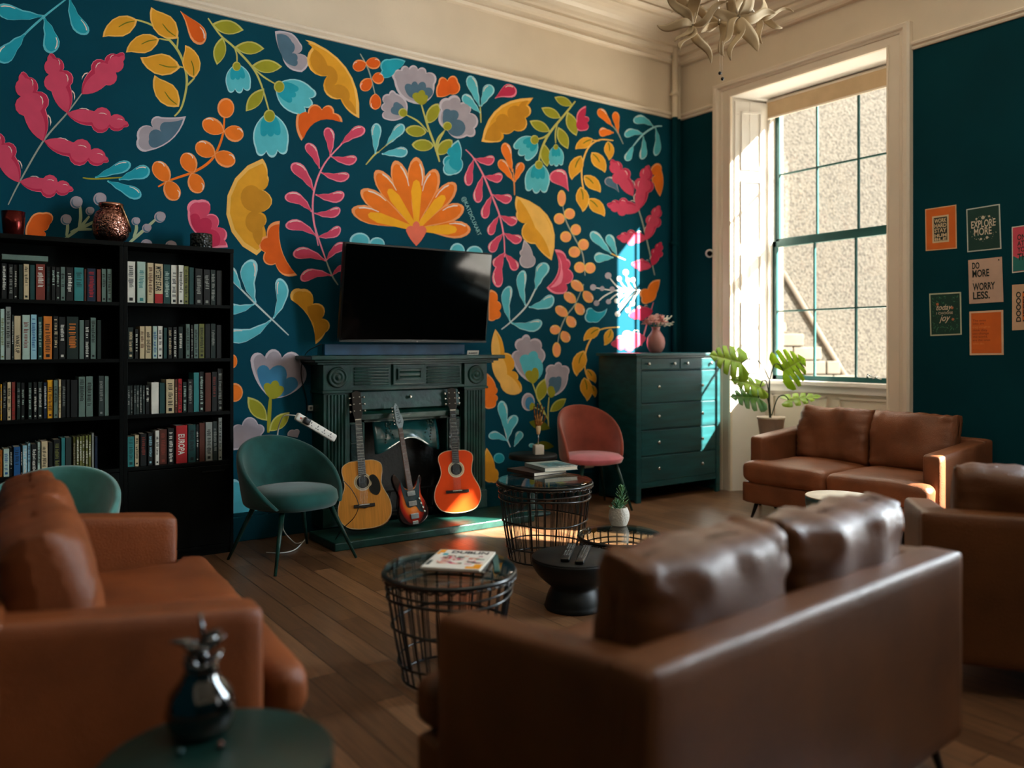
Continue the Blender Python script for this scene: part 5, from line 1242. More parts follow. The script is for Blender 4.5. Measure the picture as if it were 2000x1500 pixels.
for (side, sh), (cx, cy, items, bot) in SHELVES.items():
    z0 = shelf_z[sh] + 0.0004
    lo = (BXL if side == 'left' else BXM) + 0.024; hi = (BXM if side == 'left' else BXR) - 0.026
    last = lo
    for i, it in enumerate(items):
        a, b, top, ck, tk = it[:5]; words = it[5] if len(it) > 5 else None
        xa = wall_y(cx + a * 0.23, 700, BYF).x; xb = wall_y(cx + b * 0.23, 700, BYF).x
        xa = max(xa, last + 0.0008, lo); xb = min(xb, hi)
        if xb - xa < 0.006: continue
        last = xb
        dpt = ((xa + xb) / 2) * cos(HD) + BYF * sin(HD)
        h = min(0.31, max(0.12, (bot - top) * 0.23 * dpt / FPX)); h = min(h, (0.31))
        w_ = xb - xa; dd = brnd.uniform(0.125, 0.155); rec = brnd.uniform(0, 0.012)
        name, _ = CN[ck]
        tall = 'tall ' if h > 0.27 else ('short ' if h < 0.205 else ''); thick = 'thick ' if w_ > 0.033 else ('thin ' if w_ < 0.016 and not (tall and i > 9) else '')
        tn = (' with %s lettering' % CN[tk][0]) if tk else ''
        if ORD[i].startswith('twenty') or len(name.split()) > 1: thick = ''
        lab = '%s%s%s book%s %s from left on the %s shelf of %s bookcase' % (tall, thick, name, '', ORD[i], SN[sh], side)
        if len(lab.split()) > 16: lab = lab.replace('short ', '').replace('tall ', '').replace('thin ', '')
        bk = MB(); c_ = 0.0022
        bk.box(0, c_, 0, dd, 0, h); bk.box(w_ - c_, w_, 0, dd, 0, h); bk.box(0, w_, 0, 0.003, 0, h)
        bo = bk.build('book', bmat[ck], loc=(xa, BYF + rec, z0))
        tag(bo, lab, 'book', 'books on the %s shelf of the %s bookcase' % (SN[sh], side))
        MB().box(c_, w_ - c_, 0.003, dd - 0.004, 0.003, h - 0.004).build('pages', M['paper'], bo)
        if tk:
            tt = MB(); yy = -0.0007
            if words and words.startswith('MYSTERY'):
                add_text(tt, 'MYSTERY', lambda u, v: (w_ * 0.15 + v, yy, h * 0.93 - u), w_ * 0.9, bold=0.03, width=h * 0.36)
                add_text(tt, 'STAR', lambda u, v: (w_ * 0.15 + v, yy, h * 0.55 - u), w_ * 0.9, bold=0.03, width=h * 0.24)
                rb = MB().box(0.002, w_ - 0.002, -0.0006, 0, 0.002, h * 0.24); rb.build('red_band', bmat['r'], bo, fix=False)
            elif words:
                add_text(tt, words, lambda u, v: (w_ * 0.22 + v, yy, h * (0.78 if words == 'EUROPA' else 0.56) - u), w_ * 0.75, bold=0.02, width=h * (0.55 if words == 'EUROPA' else 0.42))
            else:
                # title strokes, too small in the photo to read
                z = h * brnd.uniform(0.80, 0.93); end = h * brnd.uniform(0.12, 0.45)
                while z > end:
                    s = brnd.uniform(0.004, 0.011); q0 = w_ * brnd.uniform(0.18, 0.32); q1 = w_ * brnd.uniform(0.62, 0.82)
                    if brnd.random() < 0.85: tt.box(q0, q1, yy, 0, z - s * 0.55, z)
                    z -= s
                if brnd.random() < 0.6: tt.box(w_ * .3, w_ * .7, yy, 0, 0.012, 0.012 + w_ * 0.4)
            tt.build('title', bmat[tk], bo, fix=False)
# volume lying flat on the books at top left
a = wall_y(4, 500, BYF).x; b = wall_y(94, 500, BYF).x
fb = MB(); fb.box(0, b - a, 0, 0.16, 0, 0.003); fb.box(0, b - a, 0, 0.16, 0.033, 0.036); fb.box(0, b - a, 0, 0.003, 0, 0.036)
fbo = fb.build('book', bmat['g'], loc=(max(a, BXL + 0.03), BYF + 0.004, shelf_z[1] + 0.0 + 0.2265))
tag(fbo, 'grey book lying flat across the others on the top shelf of the left bookcase', 'book', 'books on the top shelf of the left bookcase')
MB().box(0.003, b - a - 0.003, 0.003, 0.156, 0.003, 0.033).build('pages', M['paper'], fbo)
# ------------------------------------------------------------------ posters on the window wall
def poster(label, c4, ground, border=None, bw=0.0):
    """c4: TL TR BR BL on the picture; returns the sheet and a (u, v) -> point map, v up"""
    P4_ = [wall_x(x, y, WX - 0.003) for x, y in c4]
    def fn(u, v, d=0.0):
        a = P4_[0].lerp(P4_[1], u); b = P4_[3].lerp(P4_[2], u); q = b.lerp(a, v); q.x -= d; return q
    mb = MB(); n = 6; vs = []; fs = []
    for d in (0.0, -0.0022):
        for i in range(n + 1):
            for j in range(n + 1): vs.append(fn(i / n, j / n, d))
    m_ = (n + 1) ** 2
    for k in (0, 1):
        for i in range(n):
            for j in range(n):
                a = k * m_ + i * (n + 1) + j; fs.append([a, a + 1, a + n + 2, a + n + 1])
    mb.add(vs, fs, 0); o = mb.build('poster', flat(border or ground, 0.7), fix=False)
    tag(o, label, 'poster', 'motivational posters on the teal wall')
    if border:
        q = MB(); bh = bw * 0.75
        q.add([fn(a, b, 0.0006) for a, b in ((bw, bh), (1 - bw, bh), (1 - bw, 1 - bh), (bw, 1 - bh))], [[0, 1, 2, 3]]); q.build('printed_panel', flat(ground, 0.7), o, fix=False)
    return o, fn
def words(o, fn, lines, col, name='lettering', bold=0.02):
    """lines: (text, u, v, height, width, align)"""
    mb = MB()
    for ln in lines:
        tx, u, v, h, w_ = ln[:5]; al = ln[5] if len(ln) > 5 else 'LEFT'; sh = ln[6] if len(ln) > 6 else 0
        vs, fs = text_geo(tx, 1.0, bold, al, sh)
        mw = max(p.x for p in vs) - min(p.x for p in vs); x0 = min(p.x for p in vs); mh = max(p.y for p in vs) - min(0, min(p.y for p in vs))
        sx = w_ / mw; sy = h / 0.73
        mb.add([fn(u + (p.x - (x0 if al == 'LEFT' else 0)) * sx, v + p.y * sy, 0.0012) for p in vs], fs, 0)
    return mb.build(name, flat(col, 0.7), o, fix=False)
cr3 = lambda pts: [(1760 + x * .24, 360 + y * .24) for x, y in pts]
o, fn = poster('orange poster reading WORK HARD STAY HUMBLE in a cream box, nearest the window', cr3([(195, 203), (448, 165), (453, 522), (200, 543)]), '#d96a22', '#e0b48c', 0.03)
q = MB(); q.add([fn(a, b, 0.0010) for a, b in ((.23, .17), (.76, .17), (.76, .80), (.23, .80))], [[0, 1, 2, 3]]); q.build('cream_box', flat('#d8bf98', .7), o, fix=False)
q = MB(); q.add([fn(a, b, 0.0014) for a, b in ((.28, .21), (.71, .21), (.71, .76), (.28, .76))], [[0, 1, 2, 3]]); q.build('black_box', flat('#26312c', .7), o, fix=False)
fn2 = lambda u, v, d=0: fn(u, v, 0.0019)
words(o, fn2, [('WORK', .30, .64, .095, .39), ('HARD', .30, .525, .095, .39), ('STAY', .30, .41, .095, .39), ('HUM', .30, .30, .08, .39), ('BLE', .30, .22, .065, .39)], '#d8bf98', bold=0.03)
o, fn = poster('dark green poster with white hand-drawn words EXPLORE MORE', cr3([(530, 203), (803, 158), (816, 525), (539, 553)]), '#0e3a32', '#b9c6bc', 0.035)
words(o, fn, [('EXPLORE', .14, .535, .17, .72), ('MORE', .22, .36, .17, .52)], '#d9cbb4', bold=0.015)
q = MB(); rnd = random.Random(4)
for i in range(46):
    a = 2 * pi * i / 46; rr = 1 + rnd.uniform(-.12, .1); cx, cy = .5 + .37 * cos(a) * rr, .50 + .27 * sin(a) * rr
    if abs(sin(a)) < 0.35 and rnd.random() < .5: continue
    r = rnd.uniform(.008, .022); b = a + rnd.uniform(-1, 1)
    q.add([fn(cx + r * cos(b), cy + r * .8 * sin(b), .0012), fn(cx - r * .5 * sin(b), cy + r * .4 * cos(b), .0012), fn(cx - r * cos(b), cy - r * .8 * sin(b), .0012), fn(cx + r * .5 * sin(b), cy - r * .4 * cos(b), .0012)], [[0, 1, 2, 3]])
for (cx, cy, r) in ((.50, .75, .055), (.68, .76, .032), (.30, .74, .03), (.42, .27, .035), (.60, .29, .04)):
    q.add([fn(cx + r * cos(t * pi / 5), cy + r * .75 * sin(t * pi / 5), .0012) for t in range(10)], [list(range(10))])
q.build('floral_wreath', flat('#cfc2aa', .7), o, fix=False)
o, fn = poster('blush poster reading DO MORE WORRY LESS in tall black capitals', cr3([(545, 618), (820, 589), (832, 956), (555, 973)]), '#c3a490')
words(o, fn, [('DO', .12, .79, .145, .22), ('MORE', .12, .60, .165, .50), ('WORRY', .12, .30, .165, .66), ('LESS.', .12, .10, .165, .50)], '#182420', bold=0.03)
words(o, fn, [('-', .12, .50, .06, .03)], '#4a3a34', 'small_print')
q = MB(); q.add([fn(a, b, .0012) for a, b in ((.885, .925), (.93, .92), (.925, .955), (.89, .95))], [[0, 1, 2, 3]]); q.build('corner_mark', flat('#182420', .7), o, fix=False)
o, fn = poster('small leafy green poster with the script words today I choose joy', cr3([(228, 890), (487, 876), (493, 1224), (238, 1235)]), '#0f3b30', '#b8bfa4', 0.04)
q = [MB(), MB(), MB()]; rnd = random.Random(5)
for i in range(150):
    cx, cy = rnd.uniform(.1, .9), rnd.uniform(.08, .92)
    if .2 < cx < .8 and .3 < cy < .75 and rnd.random() < .7: continue
    b = rnd.uniform(0, 6.3); r = rnd.uniform(.02, .05)
    q[rnd.choice([0, 0, 1, 1, 1])].add([fn(cx + r * cos(b), cy + r * .7 * sin(b), .001 + i * 2e-6), fn(cx - r * .3 * sin(b), cy + r * .25 * cos(b), .001 + i * 2e-6), fn(cx - r * cos(b), cy - r * .7 * sin(b), .001 + i * 2e-6), fn(cx + r * .3 * sin(b), cy - r * .25 * cos(b), .001 + i * 2e-6)], [[0, 1, 2, 3]])
for i, c in ((0, '#3f7a5c'), (1, '#215c46')): q[i].build('leaf_print', flat(c, .7), o, fix=False)
for (cx, cy) in ((.26, .74), (.72, .64), (.74, .37)): q[2].add([fn(cx + .045 * cos(t * pi / 5), cy + .032 * sin(t * pi / 5), .0016) for t in range(10)], [list(range(10))])
q[2].build('flower_print', flat('#b8704a', .7), o, fix=False)
words(o, fn, [('today', .22, .60, .14, .50, 'LEFT', .4), ('I CHOOSE', .22, .50, .055, .52), ('joy', .30, .34, .16, .36, 'LEFT', .4)], '#dcc9b0', bold=0.008)
o, fn = poster('orange quote poster with a pale border, lowest of its column', cr3([(555, 1036), (830, 1022), (834, 1388), (558, 1391)]), '#d06420', '#d9b596', 0.055)
words(o, fn, [('The ones', .10, .765, .05, .40), ('who are', .10, .695, .05, .34), ('think they', .10, .545, .05, .44), ('can change', .10, .47, .05, .48), ('the world,', .10, .395, .05, .44), ('are the ones', .10, .32, .05, .52), ('......', .10, .12, .03, .2)], '#7a3a1c', bold=0.0)
words(o, fn, [('crazy enough to', .10, .62, .045, .52), ('who do.', .10, .245, .045, .34)], '#e08a50', 'pale_lettering', bold=0.0)
o, fn = poster('pink and teal poster cut off by the right edge of the picture', cr3([(900, 347), (1185, 306), (1190, 690), (903, 723)]), '#d04a5c', '#cfd4c8', 0.03)
q = MB(); rnd = random.Random(6); n = 24; top = [fn(.03 + .94 * i / n, .30 + rnd.uniform(0, .07), .001) for i in range(n + 1)]; bt = [fn(.03 + .94 * i / n, .03, .001) for i in range(n + 1)]
q.add(top + bt, [[i, i + 1, n + 2 + i, n + 1 + i] for i in range(n)]); q.build('teal_forest_print', flat('#1d6f68', .7), o, fix=False)
words(o, fn, [('ONE DAY', .16, .70, .11, .72), ('AT A TIME', .16, .57, .10, .72), ('YOU', .16, .44, .10, .30), ('THIS', .16, .27, .14, .55)][:0] + [('ON', .16, .70, .12, .24), ('AT', .16, .57, .11, .20), ('YO', .16, .44, .11, .22), ('TH', .16, .26, .15, .26)], '#26352f', bold=0.02)
o, fn = poster('cream poster with a column of black block letters cut off by the right edge', cr3([(903, 818), (1185, 800), (1190, 1172), (903, 1189)]), '#c9a688')
q = MB()
q.add([fn(a, b, .0010) for a, b in ((.30, .20), (.9, .20), (.9, .82), (.30, .82))], [[0, 1, 2, 3]]); q.build('orange_panel', flat('#d06a24', .7), o, fix=False)
q = MB(); words(o, lambda u, v, d=0: fn(.30 - (v - .2) * .55, .18 + (u) * .66, d + .0006), [('DOOOO', 0.0, .28, .25, 1.0)], '#1d2622', bold=0.03)
words(o, lambda u, v, d=0: fn(.50 - (v - .2) * .55, .18 + (u) * .66, d + .0006), [('HEEEH', 0.0, .28, .25, 1.0)], '#1d2622', 'second_lettering', bold=0.03)

# ------------------------------------------------------------------ small things
cm = thing('security_camera', 'small white dome camera with a black lens on the teal wall left of the window', 'security camera', wall_x(1386, 495, WX - 0.06))
MB().ball((0, 0, 0), 0.042, 20).build('housing', M['white_plastic'], cm)
MB().tube([(0.0, 0, 0), (0.058, 0.0, 0.0)], 0.03, 16).build('mount', M['white_plastic'], cm)
s = Vector((-0.7, -0.65, -0.1)).normalized()
MB().tube([s * 0.030, s * 0.044, s * 0.046], [0.028, 0.024, 0.018], 20).build('lens', flat('#050606', 0.1), cm)

# vase with roses on the chest of drawers
vp = wall_y(1281, 672, 5.40); v = thing('flower_vase', 'dusty pink bottle-shaped vase of pale roses standing on the chest of drawers', 'vase', (vp.x, 5.40, 1.3105))
MB().lathe([(0, 0), (0.045, 0), (0.055, 0.008), (0.078, 0.05), (0.085, 0.095), (0.078, 0.14), (0.052, 0.18), (0.036, 0.205), (0.034, 0.225), (0.043, 0.238), (0.036, 0.238), (0.028, 0.22), (0, 0.21)], 36).build('vase', mat('dusty_pink_glaze', '#a8706a', rough=0.45, var=0.08), v)
rnd = random.Random(8); pinks = [flat('#e6b4aa', .7), flat('#cc8a84', .7), flat('#eccac2', .7)]
def rose(c, r, parent, mt, seed):
    rr = random.Random(seed); mb = MB()
    for ring, (k, rad, lift, tilt) in enumerate(((5, .25, .55, 1.35), (6, .5, .40, 1.1), (7, .8, .15, .7), (8, 1.0, -.1, .35))):
        for i in range(k):
            a = 2 * pi * i / k + ring * .7 + rr.uniform(-.2, .2); vs = []; fs = []
            for u in range(5):
                for w_ in range(5):
                    uu = (u / 4 - .5) * 2; ww = w_ / 4
                    rad_ = r * (rad * .25 + rad * .75 * ww * cos(tilt * .6)) + r * .06 * uu * uu; an = a + uu * (2.4 / k) * (0.4 + .6 * sin(pi * min(1, ww * .8 + .1)))
                    z = r * (lift * ww + ww * sin(tilt) * .6 - .15 * (ww ** 4) - 0.08 * uu * uu)
                    vs.append((c[0] + rad_ * cos(an), c[1] + rad_ * sin(an), c[2] + z))
            for u in range(4):
                for w_ in range(4): q0 = u * 5 + w_; fs.append([q0, q0 + 1, q0 + 6, q0 + 5])
            mb.add(vs, fs, 0, True)
    o = mb.build('rose', mt, parent, fix=False); sd = o.modifiers.new('thickness', 'SOLIDIFY'); sd.thickness = 0.0012
    return o
for i, (x, y, z, r) in enumerate(((-0.055, -0.02, 0.285, 0.05), (0.03, -0.04, 0.29, 0.052), (0.075, 0.01, 0.275, 0.045), (-0.01, 0.04, 0.30, 0.045), (-0.09, 0.03, 0.27, 0.04), (0.005, -0.01, 0.315, 0.04))):
    rose((x, y, z), r * 1.25, v, pinks[i % 3], i); MB().tube([(0, 0, 0.21), (x * .6, y * .6, 0.25), (x, y, z)], 0.003, 6).build('stem', flat('#5b7048'), v)
for i in range(9):
    a = rnd.uniform(-.9, 1.0); L_ = rnd.uniform(.10, .17); d = Vector((cos(a) * .9, rnd.uniform(-.5, .3), rnd.uniform(.05, .8))).normalized()
    b0 = Vector((0, 0, .24)); mb = MB().tube([b0, b0 + d * L_ * .6 + Vector((0, 0, .01)), b0 + d * L_], 0.0018, 5)
    for k in range(4):
        q0 = b0 + d * L_ * (.5 + .16 * k); sd_ = d.cross(Vector((0, 1, 0))).normalized() * .012 * (1 if k % 2 else -1)
        mb.add([q0, q0 + sd_ + d * .012, q0 + d * .03, q0 - sd_ * .2 + d * .012], [[0, 1, 2, 3]])
    mb.build('sprig', flat('#b8beb0', .7), v, fix=False)

# copper lantern and the other things on the bookcases
lp = wall_y(217, 470, 5.63); zt = 2.0125
l_ = thing('lantern', 'pierced copper lantern with a bail handle on top of the bookcases', 'lantern', (lp.x, 5.63, zt))
MB().lathe([(0, 0), (0.055, 0), (0.062, 0.010), (0.085, 0.022), (0.102, 0.05), (0.106, 0.10), (0.100, 0.155), (0.085, 0.19), (0.068, 0.205), (0.064, 0.21), (0.064, 0.225)], 48).build('body', M['copper'], l_)
MB().lathe([(0.064, 0.223), (0.072, 0.226), (0.072, 0.246), (0.066, 0.249), (0.058, 0.246), (0.058, 0.21)], 40).build('collar', mat('plain_copper', '#b27f6a', rough=0.25, metal=1), l_)
MB().lathe([(0.045, 0.0), (0.058, -0.004), (0.058, 0.004), (0.045, 0.006)], 40, (0, 0, 0.006)).build('foot_ring', M['chrome'], l_)
hb = []
for i in range(25):
    a = pi * i / 24; hb.append((0.07 + 0.125 * sin(a) * .55, 0.075 * cos(a) , 0.235 - 0.155 * sin(a)))
MB().tube([(x - .03, y * 1.0 - 0.0, z) for x, y, z in hb], 0.0045, 8, flat=1.8).build('handle', mat('brass_handle', '#8a6a4a', rough=0.3, metal=1), l_)
rp = wall_y(26, 466, 5.62)
c_ = thing('candle_tumbler', 'dark red metallic tumbler at the left end of the bookcase top', 'candle holder', (rp.x, 5.62, zt))
MB().lathe([(0, 0), (0.045, 0), (0.052, 0.01), (0.058, 0.07), (0.062, 0.145), (0.058, 0.145), (0.052, 0.07), (0.045, 0.02), (0, 0.02)], 36).build('tumbler', mat('oxblood_metal', '#5c1813', rough=0.22, metal=0.8), c_)
bp_ = wall_y(393, 488, 5.62)
c_ = thing('candle_holder', 'squat black textured candle holder on the right bookcase', 'candle holder', (bp_.x, 5.62, zt))
MB().lathe([(0, 0), (0.066, 0), (0.07, 0.006), (0.070, 0.094), (0.066, 0.10), (0.060, 0.097), (0.060, 0.03), (0, 0.03)], 36).build('holder', mat('rough_black_glaze', '#0d1411', rough=0.35, bump=0.8, bscale=60, btype='voronoi'), c_)

# power strip leaning out of its cable behind the chair
sp = thing('power_strip', 'white four-socket power strip dangling beside the fireplace column above the teal chair', 'power strip', wall_y(617, 835, 5.47), 0, None, (0, radians(31), radians(6)))
MB().rbox(-0.175, 0.175, -0.018, 0.018, -0.028, 0.028, 0.012, 10).build('casing', M['white_plastic'], sp)
for i in range(4):
    x = -0.055 + 0.058 * i; mb = MB()
    for (dx, dz, a, b) in ((0, 0.010, .003, .007), (-0.010, -0.008, .006, .0025), (0.010, -0.008, .006, .0025)): mb.box(x + dx - a, x + dx + a, -0.0192, -0.017, dz - b, dz + b)
    mb.build('socket', flat('#4a4f50'), sp)
MB().rbox(-0.125, -0.075, -0.045, -0.016, -0.022, 0.022, 0.008, 6).build('plug', M['black_plastic'], sp)
MB().box(-0.150, -0.138, -0.0195, -0.017, -0.006, 0.006).build('switch', flat('#b8442c'), sp)
A_ = Matrix.Rotation(radians(6), 4, 'Z') @ Matrix.Rotation(radians(31), 4, 'Y'); s0 = sp.location + A_.to_3x3() @ Vector((-0.172, 0, 0))
w1 = [s0 + Vector((-0.006, 0, 0.004)), wall_y(556, 812, 5.50), wall_y(546, 828, 5.56), wall_y(541, 860, 5.60), wall_y(540, 930, 5.60), at_z(549, 1000, 0.25), wall_y(553, 1010, 5.52), wall_y(554, 1036, 5.60), at_z(575, 1060, 0.006), at_z(590, 1059, 0.006)]
w1[5] = wall_y(548, 975, 5.55); 
tag(MB().tube(catmull([tuple(q) for q in w1], 6, False), 0.0042, 8).build('power_cable', M['white_plastic']), 'white cable of the power strip running down behind the teal chair to the floor', 'cable')
w2 = [at_z(520, 1079, 0.006), at_z(548, 1080, 0.006), at_z(575, 1074, 0.006), at_z(592, 1058, 0.006), at_z(600, 1049, 0.006)]
tag(MB().tube(catmull([tuple(q) for q in w2], 6, False), 0.0042, 8).build('floor_cable', M['white_plastic']), 'white cable curling across the floor between the teal chair legs', 'cable')
for i, (pp_, lab) in enumerate((([(628, 672, 5.70), (598, 690, 5.75), (588, 730, 5.76), (600, 790, 5.76), (592, 830, 5.76)], 'thin black cable looping down the mural left of the mantel'),
                              ([(604, 700, 5.75), (612, 740, 5.75), (616, 790, 5.75), (622, 822, 5.75)], 'thin black cable hanging straight beside the fireplace column'))):
    tag(MB().tube(catmull([tuple(wall_y(x, y, Y)) for x, y, Y in pp_], 6, False), 0.0035, 6).build('wall_cable', M['black_plastic']), lab, 'cable')
so = thing('wall_adaptor', 'small white adaptor on the mural wall just above the power strip', 'adaptor', wall_y(606, 797, WY - 0.012))
MB().rbox(-0.018, 0.018, -0.012, 0.010, -0.02, 0.02, 0.004, 6).build('casing', M['white_plastic'], so)
MB().box(-0.010, 0.010, -0.0135, -0.011, -0.010, 0.010).build('socket', flat('#55605f'), so)
so = thing('wall_socket', 'cream double wall socket low on the mural wall behind the pink chair', 'socket', wall_y(1148, 905, WY - 0.008))
MB().rbox(-0.075, 0.075, -0.006, 0.008, -0.043, 0.043, 0.005, 6).build('face_plate', M['cream_gloss'], so)
for x in (-.035, .035): MB().box(x - .012, x + .012, -0.008, -0.005, -0.02, 0.012).build('outlet', flat('#6b6458'), so)

# hand sculpture
hs = thing('hand_sculpture', 'bronze articulated hand standing upright on a small white cube', 'sculpture', (PH[0] + 0.01, PH[1] - 0.06, 0.4855), radians(-20))
MB().rbox(-0.038, 0.038, -0.038, 0.038, 0, 0.078, 0.004, 6).build('cube_base', flat('#cfc4b4', .6), hs)
MB().tube([(0, 0, 0.078), (0, 0, 0.175)], 0.004, 8).build('rod', M['chrome'], hs)
bz = mat('aged_bronze', '#9a6a35', rough=0.38, metal=0.75, second='#3c2412', vscale=40)
wr = MB(); wr.tube([(0, 0, 0.165), (0, 0, 0.19), (0.0, 0, 0.215), (0.0, -0.002, 0.235)], [0.012, 0.017, 0.020, 0.019], 12)
wr.build('wrist', flat('#c8b48c', .6), hs)
pm = MB()
FG = [(-0.030, 0.088, 0.030, -0.16), (-0.010, 0.098, 0.034, -0.05), (0.010, 0.096, 0.033, 0.04), (0.028, 0.086, 0.028, 0.14)]
for (x, zl, ln, sp_) in FG: pm.tube([(x * .35, 0, 0.228), (x * .7, -0.004, 0.26), (x, -0.004, 0.228 + zl)], [0.011, 0.010, 0.0085], 8)
pm.build('palm', bz, hs)
for k, (x, zl, ln, sp_) in enumerate(FG):
    z = 0.228 + zl; fg = MB(); L3 = (ln * 1.25, ln * .85, ln * .65); p_ = Vector((x, -0.004, z)); ang = 0.10 + 0.04 * k
    for seg in range(3):
        d = Vector((sin(sp_), -sin(ang) * cos(sp_), cos(ang) * cos(sp_))); q_ = p_ + d * L3[seg]
        fg.ball(p_, 0.0085 - 0.0008 * seg, 8); fg.tube([p_, p_.lerp(q_, .3), p_.lerp(q_, .8), q_], [0.0075 - .0008 * seg, 0.0058 - .0008 * seg, 0.0058 - .0008 * seg, 0.0070 - .001 * seg], 8)
        p_ = q_; ang += 0.22
    fg.ball(p_, 0.0055, 8); fg.build('finger', bz, hs)
th = MB(); pts = [Vector((0.008, -0.004, 0.235)), Vector((0.036, -0.012, 0.262)), Vector((0.050, -0.018, 0.292)), Vector((0.052, -0.024, 0.318))]
for a, b, r in zip(pts, pts[1:], (0.010, 0.0078, 0.0068)): th.ball(a, r, 8); th.tube([a, a.lerp(b, .5), b], [r * .9, r * .75, r * .85], 8)
th.ball(pts[-1], 0.006, 8); th.build('thumb', bz, hs)

# succulent in a woven-look pot on the lowest wire table
sc0 = thing('potted_succulent', 'small green succulent in a white ribbed pot on the lowest wire table', 'potted plant', (*at_z(1209, 1026, 0.299).xy, 0.2995))
pot = MB(); pr = []
for k in range(17):
    z = 0.002 + 0.100 * k / 16; r = 0.036 + 0.024 * sin(pi * min(1, (k / 16) * .72 + .12)); pr += [(r, z), (r + 0.0028, z + 0.003)]
pot.lathe([(0, 0), (0.034, 0)] + pr + [(0.044, 0.108), (0.038, 0.106), (0.036, 0.085), (0, 0.085)], 40)
pot.build('pot', mat('white_ribbed_ceramic', '#cfc8ba', rough=0.6, bump=0.6, bscale=90), sc0)
gm = mat('succulent_green', '#5f8f5c', rough=0.5, second='#2f5f42', vscale=30)
def rosette(c, h, r, n, parent, seed):
    rr = random.Random(seed); mb = MB(); mb.tube([(c[0], c[1], 0.085), (c[0], c[1], c[2] + h)], 0.005, 6)
    for i in range(n):
        t = i / n; a = i * 2.4; z = c[2] + h * t; ln = r * (1 - .45 * t) * rr.uniform(.85, 1.1); el_ = .15 + .9 * t
        d = Vector((cos(a) * cos(el_), sin(a) * cos(el_), sin(el_))); s = Vector((-sin(a), cos(a), 0)); b0 = Vector((c[0], c[1], z)); nrm = d.cross(s)
        vs = []; 
        for u, w_ in ((0, .25), (.35, 1), (.7, .75), (1, .05)):
            p_ = b0 + d * ln * u + Vector((0, 0, .25 * ln * u * u)); vs += [p_ + s * w_ * ln * .20, p_ + nrm * .003, p_ - s * w_ * ln * .20, p_ - nrm * .003]
        fs = []
        for k in range(3):
            for j in range(4): fs.append([k * 4 + j, k * 4 + (j + 1) % 4, (k + 1) * 4 + (j + 1) % 4, (k + 1) * 4 + j])
        mb.add(vs, fs, 0, True)
    mb.build('rosette', gm, parent, fix=False)
rosette((0.018, 0, 0.11), 0.11, 0.052, 34, sc0, 1); rosette((-0.028, -0.012, 0.095), 0.045, 0.045, 22, sc0, 2)

# remote controls
for i, (a, b, lab) in enumerate((((1117, 1063), (1103, 1094), 'black remote control, left of the two on the low black table'), ((1147, 1067), (1131, 1099), 'black remote control, right of the two on the low black table'))):
    pa_, pb_ = at_z(*a, 0.28), at_z(*b, 0.28); dv = (pb_ - pa_); ln = dv.length; ang = atan2(dv.y, dv.x)
    r_ = thing('remote_control', lab, 'remote control', ((pa_.x + pb_.x) / 2, (pa_.y + pb_.y) / 2, 0.2695), ang, 'remote controls on the low black table')
    MB().rbox(-ln / 2, ln / 2, -0.023, 0.023, 0, 0.019, 0.006, 8).build('casing', M['black_plastic'], r_)
    bt = flat('#7e8886', .5)
    for k in range(9):
        for j in (-1, 0, 1):
            if k == 4 and j: continue
            x = -ln / 2 + ln * (0.10 + 0.085 * k)
            MB().rbox(x - .004, x + .004, j * .0125 - .004, j * .0125 + .004, .0185, .0205, .001, 2).build('button', bt, r_)

# picture books on the tallest wire table
def slab(name, label, cat, cpx, z0, th_, cover, page, group=None, top_fn=None, over=0.002, spine_side=0):
    q4 = [at_z(x, y, z0 + th_) for x, y in cpx]; c = sum(q4, Vector()) / 4; u = (q4[1] - q4[0] + q4[2] - q4[3]); u.z = 0; w_ = u.length / 2; vd = (q4[3] - q4[0] + q4[2] - q4[1]); h_ = min(0.29, vd.length / 2); w_ = min(w_, 0.25 if cat != 'book' else 0.29)
    au = atan2(u.y, u.x); av = atan2(vd.y, vd.x) + pi / 2; av += 2 * pi * round((au - av) / (2 * pi)); am = (au + av) / 2; u = Vector((cos(am), sin(am), 0))
    o = MB(); wd = w_ / 2; hd_ = h_ / 2
    o.box(-wd, wd, -hd_, hd_, 0, over); o.box(-wd, wd, -hd_, hd_, th_ - over, th_); o.box(-wd, -wd + over, -hd_, hd_, 0, th_)
    ob = o.build(name, cover, loc=(c.x, c.y, z0), rot=(0, 0, atan2(u.y, u.x))); tag(ob, label, cat, group)
    MB().box(-wd + over, wd - 0.004, -hd_ + 0.004, hd_ - 0.004, over, th_ - over).build('pages', page, ob)
    return ob, wd, hd_, th_
ob, wd, hd_, t_ = slab('picture_book', 'dark-spined art book, the lower of the two on the tallest wire table', 'book', [(993, 911), (1040, 901), (1108, 921), (1056, 930)], 0.5105, 0.022, flat('#2a1a17', .4), M['paper'], 'picture books on the tallest wire table')
ob, wd, hd_, t_ = slab('picture_book', 'grey art book with seascape cover, upper of two on the tallest wire table', 'book', [(1025, 902), (1083, 897), (1130, 911), (1068, 917)], 0.533, 0.026, flat('#8f9c98', .35), M['paper'], 'picture books on the tallest wire table')
mb = MB(); mb.add([(-wd * .6, -hd_ * .7, t_ + .0006), (wd * .9, -hd_ * .7, t_ + .0006), (wd * .9, hd_ * .5, t_ + .0006), (-wd * .6, hd_ * .5, t_ + .0006)], [[0, 1, 2, 3]])
mb.build('cover_picture', mat('seascape_print', '#5b9aa4', rough=0.3, second='#243c40', vscale=22, stretch=(3, 1, 1)), ob, fix=False)
mb = MB()
for i in range(5): mb.box(-wd * .1 + i * .03, -wd * .1 + i * .03 + .016, -hd_ * .93, -hd_ * .80, t_ + .0004, t_ + .0009)
mb.build('cover_title', flat('#d8ddd8', .5), ob, fix=False)

